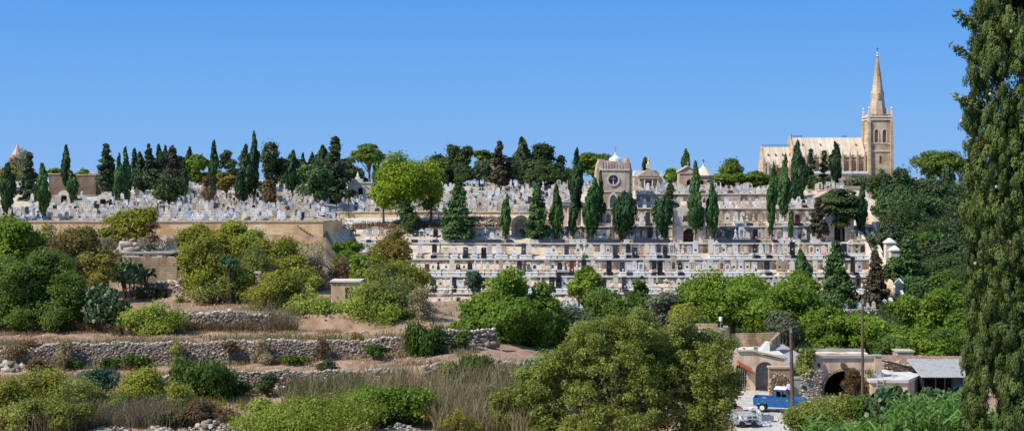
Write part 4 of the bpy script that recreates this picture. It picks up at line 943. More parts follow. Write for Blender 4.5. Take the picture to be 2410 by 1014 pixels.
for (k, a, b, py, Y, d), lb in zip(LEV, TL):
    zb = gz((a + b) / 2, Y - 1) - 1.2; zb = min(zb, wz(py, Y) - 2.9); ZC[k] = wz(py, Y)
    terrace(a, b, py, Y, d, zb, lb, 'ashlar', 'marble' if k in 'ABC' else 'cream')
terrace(785, 1332, 497, 262, 3.4, wz(497, 262) - 2.6, 'low golden wall along the cemetery road', 'golden'); ZC['V'] = wz(497, 262)
terrace(1118, 1335, 536, 250.6, 1.3, CZ - 10.6, 'stone wall either side of the grotto arch', 'ashlar')
terrace(325, 735, 452, 283, 7, CZ - 5.2, 'low cream wall of the upper left grave terrace', 'cream')
terrace(806, 1000, 541, 250, 2.0, CZ - 10.6, 'golden wall below the brown bank behind the left graves', 'golden')
# golden retaining wall on the left with returned corner
x0, x1 = wx(-300, 235), wx(760, 235); o = thing('retaining_wall', 'long golden limestone retaining wall with a corner under the left graves', 'retaining wall', (x1, 235, wz(580, 235)))
xa = wx(805, 249) - x1; hz = wz(519.5, 235) - wz(580, 235); q = x0 - x1
MB().plan([(q, 0), (0, 0), (xa, 14), (xa - 2, 15.6), (-1, 3), (q, 3)], 0, hz - .25).build('wall', 'golden', o)
MB().plan([(q, -.12), (.12, -.12), (xa + .12, 14), (xa - 2, 15.8), (-1, 3.3), (q, 3.3)], hz - .25, hz).build('coping', 'sand', o)
s = MB()
for i in range(9): s.box(-4.4 + i * .5, -4.15 + i * .5, -.32, 0.02, hz - .8 - i * .33, hz - .68 - i * .33)
s.build('wall_step', 'sand', o)
s = MB()
for i in range(14): s.box(-.9 + i * .95 - 8, -.45 + i * .95 - 8, .1, .5, hz + .002, hz + .25)
s.build('parapet_block', 'golden', o)
# ---------------------------------------------------------------- gravestones
def grave_parts(mb_new, kind, col, slab, h, w):
    """returns list of (part name, MB, material)"""
    out = []
    c = MB(); c.box(-w * .46, w * .46, 0, 2.0, 0, .42); c.box(-w * .5, w * .5, -.05, 2.05, .42, .52); out.append(('slab', c, slab))
    p = MB(); p.box(-w * .42, w * .42, 2.12, 2.62, 0, .75); p.box(-w * .46, w * .46, 2.08, 2.66, .75, .85); out.append(('plinth', p, 'marble' if col in ('black', 'red', 'navy') and kind in ('round', 'gothic', 'statue', 'cross') else col))
    s = MB(); z = .853; hh = h - z; y0, y1 = 2.26, 2.44; W = w * .40
    if kind == 'round': s.plate(arch(0, W * 2, z, z + hh - W), [], y0, y1)
    elif kind == 'gothic': s.plate(arch(0, W * 1.9, z, z + hh * .6, pointed=.7), [], y0, y1)
    elif kind == 'slab': s.box(-W, W, y0, y1, z, z + hh * .9); s.box(-W * 1.12, W * 1.12, y0 - .05, y1 + .05, z + hh * .9, z + hh)
    elif kind == 'cross': s.box(-W * .6, W * .6, 2.2, 2.5, z, z + hh * .25, tx=.05, ty=.05); s.tr = None; cross_mb(s, 0, 2.35, z + hh * .25, hh * .85, .085)
    elif kind == 'pediment': s.prism([(-W, z), (W, z), (W, z + hh * .72), (W * 1.2, z + hh * .76), (0, z + hh), (-W * 1.2, z + hh * .76), (-W, z + hh * .72)], y0, y1)
    elif kind == 'niche':
        s.plate([(-W * 1.15, z), (W * 1.15, z), (W * 1.15, z + hh * .8), (W * .7, z + hh), (-W * .7, z + hh), (-W * 1.15, z + hh * .8)], [arch(0, W * 1.3, z + .12, z + hh * .55)], 2.1, 2.5); s.box(-W * 1.1, W * 1.1, 2.5, 2.56, z, z + hh * .8)
    elif kind == 'shrine':
        for sx in (-1, 1):
            for sy in (2.16, 2.5): s.lathe([(.07, z), (.055, z + .1), (.055, z + hh * .6), (.08, z + hh * .66)], sx * W * .85, sy, 6)
        s.box(-W * 1.15, W * 1.15, 2.02, 2.64, z + hh * .66, z + hh * .74); s.prism([(-W * 1.15, z + hh * .742), (W * 1.15, z + hh * .742), (0, z + hh)], 2.02, 2.64)
    elif kind == 'obelisk': s.box(-W * .5, W * .5, 2.2, 2.55, z, z + hh * .2); s.box(-W * .36, W * .36, 2.25, 2.5, z + hh * .2, z + hh, tx=W * .2, ty=.06)
    elif kind == 'statue':
        s.box(-W * .55, W * .55, 2.12, 2.6, z, z + hh * .3)
        s.lathe([(.20, z + hh * .3), (.22, z + hh * .34), (.15, z + hh * .52), (.17, z + hh * .72), (.20, z + hh * .80), (.08, z + hh * .86), (.06, z + hh * .88), (.10, z + hh * .92), (.10, z + hh * .97), (.03, z + hh)], 0, 2.36, 8)
        s.tube([(-.18, 2.36, z + hh * .78), (-.24, 2.2, z + hh * .64), (-.04, 2.12, z + hh * .68)], [.06, .05, .04], 5); s.tube([(.18, 2.36, z + hh * .78), (.24, 2.2, z + hh * .64), (.04, 2.12, z + hh * .68)], [.06, .05, .04], 5)
    out.append(('headstone' if kind not in ('statue', 'cross') else kind, s, col)); return out
COLN = {'marble': 'white', 'cream': 'cream', 'sand': 'weathered', 'black': 'black', 'marble2': 'grey', 'navy': 'dark slate', 'red': 'red granite', 'green': 'green'}
KN = {'round': 'round topped headstone', 'gothic': 'pointed headstone', 'slab': 'flat slab headstone', 'cross': 'cross on a block', 'pediment': 'gabled headstone', 'niche': 'niche headstone', 'shrine': 'little columned shrine', 'obelisk': 'short obelisk', 'statue': 'statue on a block'}
PROTO = {}
WID = 1.15
def grave(x, y, z, kind, col, slab, h, w, label, group, extras=True, first=[0]):
    hq = round(h / .3) * .3; key = (kind, col, slab, hq)
    if key not in PROTO:
        meshes = []
        for nm, mb, mt in grave_parts(None, kind, col, slab, hq, WID):
            o = mb.build(nm, mt, None); meshes.append(o.data); 
            nm0 = o; meshes[-1] = (nm, o.data); bpy.data.objects.remove(nm0)
        PROTO[key] = meshes
    t = thing('gravestone', label, 'gravestone', (x, y, z), random.uniform(-.03, .03), group); t.scale = (w / WID, 1, 1)
    for nm, me in PROTO[key]:
        o = bpy.data.objects.new(nm, me); C.objects.link(o); o.parent = t
    return t
EXM = {}
def add_extra(t, rnd, y=1.7):
    if rnd < .3:
        k = 'flowers' + ('a' if rnd < .15 else 'b')
        if k not in EXM:
            m = MB(); m.lathe([(.05, .52), (.09, .66), (.07, .72)], .1, y, 6); m.lathe([(.05, .72), (.19, .80), (.18, .92), (.06, 1.0)], .1, y, 7); o = m.build('flowers', 'flower' if rnd < .15 else 'flowery'); EXM[k] = o.data; bpy.data.objects.remove(o)
        o = bpy.data.objects.new('flowers', EXM[k]); C.objects.link(o); o.parent = t
    elif rnd < .55:
        if 'lamp' not in EXM:
            m = MB(); m.lathe([(.07, .52), (.08, .6), (.05, .62), (.05, .78), (.08, .8), (.02, .9)], -.2, y, 6); o = m.build('grave_lamp', 'navy'); EXM['lamp'] = o.data; bpy.data.objects.remove(o)
        o = bpy.data.objects.new('grave_lamp', EXM['lamp']); C.objects.link(o); o.parent = t
    if rnd > .4:
        k = 'pl' + str(int(rnd * 10) % 2)
        if k not in EXM:
            m = MB(); m.plate(circ(0, 1.45, .16, 10), [], 2.235, 2.258) if k == 'pl0' else m.box(-.2, .2, 2.235, 2.258, 1.15, 1.5); o = m.build('plaque', 'navy' if k == 'pl1' else 'sand'); EXM[k] = o.data; bpy.data.objects.remove(o)
        if t.get('_pl', True) :
            o = bpy.data.objects.new('plaque', EXM[k]); C.objects.link(o); o.parent = t
# explicit dark stones seen in the photo, by row: px -> (kind, colour, height, slab)
SEEN = {
 'A': {1020: ('round', 'black', 2.7, 'black'), 1095: ('slab', 'navy', 2.1, 'black'), 1117: ('round', 'marble', 2.6, 'marble'), 1173: ('round', 'marble', 2.8, 'marble'), 1138: ('niche', 'black', 2.3, 'black'), 1232: ('slab', 'navy', 2.8, 'marble'), 1245: ('pediment', 'cream', 3.0, 'cream'), 1290: ('round', 'marble', 2.2, 'marble'), 1335: ('slab', 'navy', 2.6, 'marble'), 1378: ('statue', 'marble', 3.2, 'green'), 1420: ('pediment', 'marble', 2.7, 'marble'), 1451: ('slab', 'navy', 2.6, 'black'), 1481: ('round', 'black', 3.0, 'black'), 1497: ('slab', 'navy', 2.2, 'black'), 1540: ('slab', 'marble', 2.8, 'marble'), 1554: ('round', 'navy', 2.8, 'black'), 1570: ('niche', 'navy', 2.6, 'black'), 1598: ('round', 'marble', 2.9, 'marble'), 1627: ('round', 'marble2', 2.6, 'marble'), 1678: ('pediment', 'cream', 3.2, 'marble'), 1692: ('shrine', 'marble', 3.4, 'marble'), 1710: ('pediment', 'marble', 2.9, 'marble'), 1783: ('round', 'black', 2.7, 'black'), 1798: ('gothic', 'marble', 2.7, 'marble'), 1812: ('slab', 'marble2', 2.7, 'black'), 1842: ('gothic', 'marble2', 2.6, 'marble'), 1873: ('slab', 'black', 3.1, 'black'), 1918: ('niche', 'cream', 2.5, 'marble'), 1995: ('slab', 'black', 2.9, 'black'), 2026: ('cross', 'black', 2.6, 'marble'), 2041: ('round', 'black', 2.5, 'marble'), 1986: ('round', 'black', 2.4, 'black')},
 'B': {1003: ('slab', 'red', 2.2, 'cream'), 1030: ('statue', 'black', 2.9, 'marble'), 1048: ('obelisk', 'marble', 2.6, 'marble'), 1076: ('round', 'black', 2.2, 'marble'), 1104: ('round', 'black', 2.6, 'black'), 1118: ('statue', 'marble', 3.0, 'marble'), 1222: ('round', 'black', 2.7, 'cream'), 1318: ('round', 'black', 2.6, 'black'), 1333: ('cross', 'navy', 2.6, 'navy'), 1347: ('slab', 'red', 2.7, 'black'), 1376: ('round', 'black', 3.2, 'cream'), 1437: ('slab', 'black', 2.7, 'black'), 1468: ('slab', 'navy', 2.6, 'marble'), 1483: ('slab', 'marble', 2.5, 'navy'), 1497: ('pediment', 'marble', 2.7, 'marble'), 1543: ('round', 'black', 2.8, 'black'), 1558: ('niche', 'black', 3.0, 'black'), 1575: ('slab', 'marble2', 2.8, 'cream'), 1604: ('round', 'black', 2.5, 'black'), 1621: ('slab', 'marble', 2.5, 'marble'), 1635: ('shrine', 'cream', 3.1, 'marble'), 1704: ('niche', 'sand', 2.8, 'marble'), 1750: ('slab', 'marble', 2.8, 'marble'), 1766: ('slab', 'cream', 2.6, 'marble'), 1782: ('slab', 'marble', 2.5, 'marble'), 1812: ('round', 'black', 2.9, 'black'), 2017: ('slab', 'black', 3.4, 'black'), 2032: ('round', 'marble2', 2.4, 'marble')},
 'C': {1012: ('statue', 'black', 3.0, 'black'), 1020: ('slab', 'navy', 2.6, 'black'), 1063: ('round', 'marble', 2.8, 'marble'), 1067: ('slab', 'black', 2.8, 'black'), 1300: ('slab', 'black', 3.0, 'black'), 1316: ('niche', 'black', 3.2, 'marble'), 1347: ('round', 'marble2', 2.6, 'marble'), 1425: ('round', 'black', 2.4, 'navy'), 1473: ('slab', 'navy', 3.0, 'navy'), 1537: ('slab', 'marble', 2.7, 'marble'), 1620: ('gothic', 'marble', 2.6, 'marble'), 2030: ('niche', 'navy', 3.2, 'marble')},
 'Z': {828: ('shrine', 'black', 2.8, 'black'), 854: ('gothic', 'marble', 2.5, 'marble'), 867: ('slab', 'marble2', 2.7, 'navy'), 975: ('slab', 'navy', 2.6, 'navy'), 990: ('shrine', 'marble', 2.8, 'marble'), 1005: ('slab', 'marble', 2.8, 'marble'), 1023: ('niche', 'navy', 2.9, 'navy'), 1042: ('slab', 'marble', 2.9, 'marble'), 1157: ('round', 'marble', 2.2, 'navy'), 1407: ('pediment', 'marble', 2.6, 'navy'), 1425: ('gothic', 'marble', 2.4, 'navy'), 1723: ('slab', 'navy', 2.6, 'navy'), 1738: ('statue', 'marble', 2.9, 'navy'), 1784: ('niche', 'black', 3.0, 'black'), 1878: ('round', 'marble', 3.0, 'marble')},
 'Y': {1529: ('slab', 'navy', 2.7, 'navy'), 1513: ('gothic', 'marble', 2.7, 'marble'), 1737: ('round', 'marble', 2.3, 'marble'), 1751: ('statue', 'marble', 3.0, 'marble'), 1870: ('shrine', 'black', 3.3, 'black')},
 'X': {1700: ('niche', 'black', 2.8, 'black'), 1740: ('pediment', 'marble', 2.5, 'marble'), 1786: ('niche', 'cream', 2.6, 'marble')}}
ROWN = {'D': 'on the ground below the terraces', 'C': 'on the lowest terrace ledge', 'B': 'on the second terrace ledge up', 'A': 'on the third terrace ledge up', 'Z': 'in the cypress row terrace', 'Y': 'on the ledge above the cypress row', 'X': 'on the ledge beside the round window chapel'}
SKIPS = {'Z': [(1200, 1250), (1583, 1660), (1935, 2010)], 'Y': [(1583, 1660), (1325, 1375), (1937, 2010)], 'A': [(1262, 1276), (1650, 1668)], 'X': [(1400, 1492), (1583, 1658)], 'D': [(1080, 1290), (1400, 1500), (1520, 1990)], 'C': [], 'B': [(1222, 1240)]}
ROWS = [('A', 985, 2050, 239), ('B', 998, 2045, 234), ('Z', 820, 2045, 245), ('C', 1008, 2040, 229), ('D', 1024, 2090, 224), ('Y', 1380, 2000, 251), ('X', 1495, 1930, 258)]
LIGHT = ['marble'] * 5 + ['cream'] * 6 + ['sand'] * 4 + ['marble2'] * 2
KINDS = ['round', 'gothic', 'slab', 'cross', 'pediment', 'niche', 'shrine', 'obelisk', 'statue', 'round', 'slab', 'gothic']
def ordn(i): return str(i) + ('th' if 10 <= i % 100 <= 20 else {1: 'st', 2: 'nd', 3: 'rd'}.get(i % 10, 'th'))
NG = 0; LATE = []
for (rk, a, b, Y) in ROWS:
    lst = []; seen = dict(SEEN.get(rk, {})); px = a; used = sorted(seen)
    while px < b:
        near = [u for u in used if abs(u - px) < 13]
        if near: px = near[0] + 14; continue
        if any(s[0] < px < s[1] for s in SKIPS.get(rk, [])) or random.random() < (.10 if rk in 'ABC' else .14): px += 8; continue
        dark = random.random() < .035; col = random.choice(['black', 'navy', 'red']) if dark else random.choice(LIGHT)
        lst.append((px, random.choice(KINDS), col, random.uniform(1.8, 2.9) * (.95 if rk in 'ZY' else 1), random.choice([col, 'marble', 'marble', 'cream', 'marble', 'sand', 'navy' if rk in 'ZY' else 'cream'] if not dark else ['black', 'navy']))); px += random.uniform(12.5, 16)  # extra navy slabs in Z and Y put shaded chest fronts into colour
    for u in used: lst.append((u, seen[u][0], seen[u][1], seen[u][2] * .84, seen[u][3]))
    lst.sort(); z = (CZ - 20.15) if rk == 'D' else ZC[rk] + .02
    for i, (px, kd, col, h, sl) in enumerate(lst):
        if NG >= 300: LATE.append((px, Y + .4, z)); continue
        NG += 1; y = Y + .35 + (random.uniform(0, .2)); nxt = M(15, Y); w = min(1.25, nxt * random.uniform(.85, 1.05))
        lb = COLN[col] + ' ' + KN[kd] + (' behind a %s slab' % COLN[sl] if sl != col else '') + ', ' + ordn(i + 1) + ' from the left ' + ROWN[rk]
        for u_, v_ in ((' behind a %s slab' % COLN[sl], ''), ('from the left', 'from left'), (' ledge', ''), (' on a block', ''), (' topped', '')):
            if len(lb.split()) > 16: lb = lb.replace(u_, v_, 1)
        t = grave(wx(px, Y), y, z, kd, col, sl, h, w, lb, 'gravestones on the terraces')
        add_extra(t, random.random())
print('graves', NG)
# the rest of the graves: one uncountable mass
SM = ['marble', 'cream', 'sand', 'black', 'marble2', 'navy', 'red', 'green']
big = MB()
def stuffgrave(px, Y, z):
    kd = random.choice(KINDS); r_ = random.random(); col = random.choice(['marble', 'marble', 'cream', 'cream', 'marble2', 'sand', 'marble2']) if r_ > .13 else random.choice(['black', 'navy', 'navy', 'marble2', 'navy', 'black'] + ['red'] * (random.random() < .4))
    sl = col if random.random() < .5 else random.choice(['marble', 'cream', 'marble2', 'navy', 'marble', 'green'] if random.random() < .3 else ['marble', 'cream'])
    big.tr = Matrix.Translation((wx(px, Y), Y, z)) @ Matrix.Rotation(random.uniform(-.1, .1), 4, 'Z') @ Matrix.Diagonal((1, random.uniform(.7, 1), 1, 1))
    for nm, mb, mt in grave_parts(None, kd, col, sl, random.uniform(1.1, 2.05), random.uniform(.7, 1.05)): big.add(mb.v, mb.f, SM.index(mt))
def left_ok(px, Y): return not (115 < px < 235 and Y > 276) and not (730 < px < 800 and Y > 250 and px < 735 + (Y - 247) * 2.6 + 12 and px > 728 + (Y - 247) * 1.9)
for k, Y in enumerate([238.2, 241.5, 245, 248.6, 252.5, 256.5, 260.5, 265, 269.5, 274.5, 279]):
    px = 20 + (40 if k > 3 else 0) + random.uniform(0, 10); end = 735 + (k > 2) * 70 + (k > 6) * 60
    if k < 3: px = -40
    while px < end:
        if k > 4 and px < 230 and random.random() < .6: px += 14; continue
        if left_ok(px, Y) and random.random() > .10: stuffgrave(px, Y, gz(px, Y) - .05)
        px += random.uniform(10.5, 15)
zt = wz(452, 283) + .02
for Y in (283.8, 287):
    px = 330
    while px < 730: stuffgrave(px, Y, zt); px += random.uniform(11, 14.5)
for Y in (262.4, 265.6, 269.4, 273.5, 277.6, 282, 286.5, 291, 296):
    px = 800 if Y < 280 else 1000
    while px < (1395 if Y < 264 else 1340 + (Y > 280) * 60):
        if random.random() > .06: stuffgrave(px, Y, ZC['V'] + .02 if Y < 264 else gz(px, Y))
        px += random.uniform(10, 14)
for (Y, a, b, z) in ((266.4, 1500, 1862, ZC['W'] + .02), (269.5, 1500, 1862, ZC['W'] + .02), (261.8, 1495, 1930, ZC['X'] + .02), (272.6, 1500, 1800, ZC['W'] + .02)):
    px = a
    while px < b:
        if not (1400 < px < 1495) and not (1583 < px < 1660 and Y < 260) and random.random() > .08: stuffgrave(px, Y, z)
        px += random.uniform(11, 14.5)
for (px, Y, z) in LATE: stuffgrave(px, Y, z)
for i in range(70):
    px = random.uniform(1990, 2120); Y = random.uniform(217, 224); stuffgrave(px, Y, CZ - 20.2)
for i in range(26): px = random.uniform(1300, 1380); stuffgrave(px, random.uniform(216, 222), CZ - 20.2)
for i in range(24): px = random.uniform(90, 165); Y = random.uniform(200, 228); stuffgrave(px, Y, gz(px, Y))
for i in range(12): px = random.uniform(370, 410); Y = random.uniform(205, 228); stuffgrave(px, Y, gz(px, Y))
for i in range(40): px = random.uniform(815, 875); Y = random.choice([236, 239, 241.5]); stuffgrave(px, Y, gz(px, Y) + (0 if Y < 238 else 0))
for i in range(30): px = random.uniform(1830, 2000); Y = random.uniform(272, 282); stuffgrave(px, Y, gz(px, Y))
tag(big.build('gravestones', SM), 'dense mass of pale gravestones covering the hill behind the terraces', 'gravestones', None, 'stuff')
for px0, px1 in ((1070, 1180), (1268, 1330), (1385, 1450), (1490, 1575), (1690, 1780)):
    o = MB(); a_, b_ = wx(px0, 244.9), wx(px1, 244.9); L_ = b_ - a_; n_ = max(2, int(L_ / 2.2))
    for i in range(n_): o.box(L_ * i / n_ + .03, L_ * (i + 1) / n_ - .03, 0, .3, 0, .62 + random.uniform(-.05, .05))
    tag(o.build('shade_kerb', 'navy', None, (a_, 244.9, ZC['Z'] + .02)), 'kerb painted as shade band along the cypress row terrace, %s' % {1070: 'by the wide dense fir', 1268: 'below the leaf shaped cypress', 1385: 'left of the vase shaped cypress', 1490: 'left of the oval cypress', 1690: 'right of the concrete chapel'}[px0], 'kerb', 'kerbs painted as shade')  # blocks added in navy, their colour standing for the shaded band here
# weathered statue standing on the second ledge
o = MB(); o.box(-.35, .35, -.3, .3, 0, .5); o.lathe([(.32, .5), (.34, .7), (.24, 1.2), (.26, 1.7), (.30, 1.95), (.12, 2.1), (.10, 2.14), (.16, 2.25), (.15, 2.42), (.04, 2.5)], 0, 0, 10); o.tube([(-.27, 0, 1.9), (-.4, -.15, 1.5), (-.1, -.3, 1.45)], [.09, .08, .06]); o.tube([(.27, 0, 1.9), (.45, -.1, 1.6), (.3, -.35, 1.9)], [.09, .08, .06])
tag(o.build('statue', 'wood', None, (wx(1234, 236), 236, ZC['B'] + .02)), 'dark brown weathered statue standing alone on the second terrace', 'statue')
# ---------------------------------------------------------------- mausolea
def mausoleum(name, label, px, Y, zpy=None, z=None, rot=0): return thing(name, label, 'mausoleum' if 'chapel' not in name else 'chapel', (wx(px, Y), Y, z if z is not None else wz(zpy, Y)), rot)
# round window chapel
o = mausoleum('stone_chapel', 'tall tan stone chapel with a round cross window and white dome', 1446, 258.2, z=ZC['Y'] + 2.0)
b = MB(); w2 = 2.75
b.plate([(-w2, -2.2), (w2, -2.2), (w2, 8.1), (-w2, 8.1)], [circ(-.2, 6.25, .90), arch(-.2, 1.3, 1.0, 2.6, pointed=.75)], 0, .5); b.box(-w2, w2, .5, 6.4, -2.2, 8.09)
b.build('wall', 'chapel', o)
r = MB(); r.prism([(-w2 - .05, 8.12), (w2 + .05, 8.12), (w2 + .05, 10.2), (w2 - .5, 10.3), (w2 - .55, 9.3), (-w2 + .3, 10.0), (-w2 - .05, 10.0)], -.06, 6.3); r.build('attic', 'chapel', o)
r = MB()
for i in range(8): x = -2.2 + i * .52; r.box(x, x + .07, -.16, -.062, 8.3, 9.6 - (i * .09))
r.build('rib', 'sand', o)
for sx in (-1, 1):
    r = MB(); r.prism([(sx * 2.77, -2.2), (sx * 3.35, -2.2), (sx * 3.35, 6.8), (sx * 3.25, 7.9), (sx * 3.05, 9.1), (sx * 2.77, 9.8)], .2, 6.2); r.build('buttress', 'sand', o)
r = MB(); r.plate(circ(-.2, 6.25, 1.18), [circ(-.2, 6.25, .90)], -.16, -.003); r.plate(arch(-.2, 1.9, .8, 2.5, pointed=.85), [arch(-.2, 1.3, 1.0, 2.6, pointed=.75)], -.12, -.003); r.box(-w2 - .1, w2 + .1, -.15, -.004, 7.95, 8.25); r.box(-w2 - .1, w2 + .1, -.12, -.004, 4.0, 4.2); r.build('trim', 'cream', o)
g = MB().prism(circ(-.2, 6.25, .89), .3, .42).build('round_window', 'purple', o); c = MB(); cross_mb(c, -.2, .25, 5.4, 1.65, .09); c.build('cross', 'marble', g)
MB().prism(arch(-.2, 1.28, 1.0, 2.6, pointed=.75), .3, .42).build('door', 'bluegl', o)
d = MB(); d.lathe([(1.2, 9.3), (1.2, 9.95), (1.1, 10.2), (.6, 10.6), (.22, 10.85), (.18, 11.2), (.05, 11.3)], .4, 3.2, 16); dm = d.build('dome', 'marble', o); c = MB(); cross_mb(c, .4, 3.2, 11.3, 1.2, .08); c.build('cross', 'sand', dm)
# pediment mausoleum with slopes
o = mausoleum('pedimented_mausoleum', 'tan mausoleum with triangular pediment, statue on top and pale roof', 1527, 285, zpy=448); z1 = 2.9
b = MB(); b.box(-2.9, 2.9, .6, 5, 0, z1); b.box(-1.3, 1.3, .1, .6, 0, .3); b.build('wall', 'chapel', o)
b = MB(); b.prism([(-2.2, z1 + .002), (2.2, z1 + .002), (0, z1 + 1.6)], -.1, .8); b.box(-2.1, 2.1, 0, .59, z1 - .5, z1); b.build('pediment', 'sand', o)
for x in (-1.9, -.8, .8, 1.9): MB().lathe([(.2, 0), (.17, .2), (.15, z1 - .7), (.22, z1 - .52)], x, .25, 8).build('column', 'cream', o)
b = MB(); b.prism([(-3.1, z1 + .003), (3.1, z1 + .003), (2.6, z1 + 1.1), (-2.6, z1 + 1.1)], .82, 5.1); b.build('roof', 'marble', o)
MB().box(-.55, .55, .5, .598, 0, 1.9).build('door', 'purple', o)
b = MB(); b.box(-.45, .45, 0, .9, z1 + 1.55, z1 + 2.5); b.lathe([(.3, z1 + 2.5), (.2, z1 + 3.0), (.24, z1 + 3.3), (.1, z1 + 3.45), (.14, z1 + 3.6), (.04, z1 + 3.8)], 0, .45, 8); b.build('statue', 'cream', o)
# arched gable tomb
o = mausoleum('gabled_mausoleum', 'narrow tan tomb house with gable, small cross and dark arched door', 1619, 281, zpy=455)
b = MB(); b.plate([(-1.65, 0), (1.65, 0), (1.65, 4.2), (0, 5.2), (-1.65, 4.2)], [arch(.3, 1.1, 0, 2.2)], 0, .4); b.prism([(-1.65, 0), (1.65, 0), (1.65, 4.19), (0, 5.19), (-1.65, 4.19)], .8, 4); b.build('wall', 'chapel', o)
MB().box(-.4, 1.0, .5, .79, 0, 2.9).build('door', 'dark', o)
b = MB(); b.box(-1.8, 1.8, -.15, -.003, 3.9, 4.15); b.prism([(-1.9, 4.2), (0, 5.3), (1.9, 4.2), (1.9, 4.4), (0, 5.55), (-1.9, 4.4)], -.2, 4.1); b.build('cornice', 'sand', o); c = MB(); cross_mb(c, 0, 0, 5.5, .8, .08); c.build('cross', 'sand', o)
# octagonal mausoleum
o = mausoleum('octagonal_mausoleum', 'octagonal tomb house with pale pyramid roof and tall cross', 1659, 284, zpy=450)
b = MB(); b.lathe([(1.95, 0), (1.95, 2.9), (2.2, 2.95), (2.2, 3.2)], 0, 2, 8, ph=.39); b.build('wall', 'chapel', o)
r = MB().lathe([(2.25, 3.203), (.25, 5.1), (.2, 5.5), (.05, 5.6)], 0, 2, 8, ph=.39).build('roof', 'cream', o); c = MB(); cross_mb(c, 0, 2, 5.6, .9, .06); c.build('cross', 'navy', r)
b = MB()
for x in (-.7, .7): b.plate(arch(x, .7, .6, 1.8), [], .14, .19)
b.build('window', 'dark', o)
# concrete arched chapel
o = mausoleum('concrete_chapel', 'modern grey plaster chapel with two stacked arches behind the tall cypress', 1622, 247.3, z=ZC['Z'] + .02)
b = MB(); out = [(-2.6, 0), (2.6, 0), (2.6, 5.9), (1.2, 6.8), (-2.6, 5.9)]
b.plate([(-2.6, 0), (2.6, 0), (2.6, 6.2), (.5, 6.9), (-2.6, 5.9)], [arch(-.1, 1.9, 0.02, 1.5), arch(.2, 2.6, 3.6, 4.3)], 0, .5); b.box(-2.6, 2.6, 1.1, 6, 0, 5.88); b.box(-2.6, -2.4, .5, 1.1, 0, 5.8); b.box(2.4, 2.6, .5, 1.1, 0, 5.8); b.build('wall', 'cream', o)
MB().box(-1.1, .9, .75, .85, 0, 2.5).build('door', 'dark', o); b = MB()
for i in range(5): b.box(-.95 + i * .42, -.9 + i * .42, .6, .68, 0, 2.4)
b.box(-1.1, .9, .585, .6, 1.2, 1.28); b.build('grille', 'wood', o)
b = MB(); b.box(-2.85, -2.55, -.25, .6, 0, 6.0); b.box(2.55, 2.85, -.25, .6, 0, 6.0); b.box(-2.55, 2.55, -.2, -.003, 2.9, 3.15); b.build('pier', 'sand', o)
# grotto arch
o = mausoleum('grotto_arch', 'round stone arch niche with a dark doorway in the retaining wall', 1226, 248.8, z=ZC['Z'] + .02)
b = MB(); b.plate([(-1.7, 0), (1.7, 0), (1.7, 3.9)] + arch(0, 3.4, 0, 3.0)[2:], [arch(0, 2.3, 0.02, 2.9)], 0, 1.2); b.box(-1.7, 1.7, 1.4, 2.2, 0, 4.2); b.build('arch', 'sand', o)
MB().box(-.2, 1.1, 1.15, 1.25, 0, 2.3).build('door', 'navy', o); MB().box(-.35, 1.25, .9, 1.16, 2.32, 2.6).build('lintel', 'cream', o)
# white columned temple
o = mausoleum('columned_temple', 'white little temple with pediment and columns behind the leaf shaped cypress', 1347, 253.2, z=ZC['Y'] + .02)
b = MB(); b.box(-2.0, 2.0, 1.2, 4.6, 0, 3.7); b.build('wall', 'cream', o)
b = MB(); b.box(-2.1, 2.1, 0, 4.7, 3.7, 4.1); b.prism([(-2.25, 4.102), (2.25, 4.102), (0, 5.2)], -.1, 4.8); b.build('pediment', 'marble2', o)
for x in (-1.8, -.7, .7, 1.8): MB().lathe([(.27, 0), (.2, .2), (.17, 3.4), (.27, 3.69)], x, .35, 10).build('column', 'cream', o)
MB().box(-.5, .5, 1.12, 1.19, 0, 2.4).build('door', 'dark', o)
# domed tower in trees
o = mausoleum('domed_tomb_tower', 'tan tomb tower with a pedimented front half hidden by dark trees', 1173, 300, zpy=436)
b = MB(); b.box(-1.9, 1.9, 0, 3.8, 0, 4.3); b.prism([(-2.05, 4.302), (2.05, 4.302), (0, 5.4)], -.1, 3.9); b.build('wall', 'church', o); MB().lathe([(1.2, 4.6), (1.2, 5.6), (.9, 6.1), (.3, 6.5), (.05, 7.0)], 0, 2, 12).build('dome', 'church', o); MB().plate(arch(.2, .9, .4, 2.2), [], -.06, -.004).build('door', 'dark', o)
# small white chapel under pines
o = mausoleum('white_chapel', 'white chapel with curved gable and dark arch under the layered pine', 1976, 248.9, z=ZC['Z'] + .02)
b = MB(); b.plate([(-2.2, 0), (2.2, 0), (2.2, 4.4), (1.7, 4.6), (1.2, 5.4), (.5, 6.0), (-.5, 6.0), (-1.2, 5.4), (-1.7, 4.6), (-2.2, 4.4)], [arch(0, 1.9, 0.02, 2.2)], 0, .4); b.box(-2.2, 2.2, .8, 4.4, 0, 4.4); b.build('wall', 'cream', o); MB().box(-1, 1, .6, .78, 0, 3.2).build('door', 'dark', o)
b = MB(); b.box(-2.5, -2.203, -.15, .5, 0, 4.7); b.box(2.203, 2.5, -.15, .5, 0, 4.7); b.build('pilaster', 'marble', o)
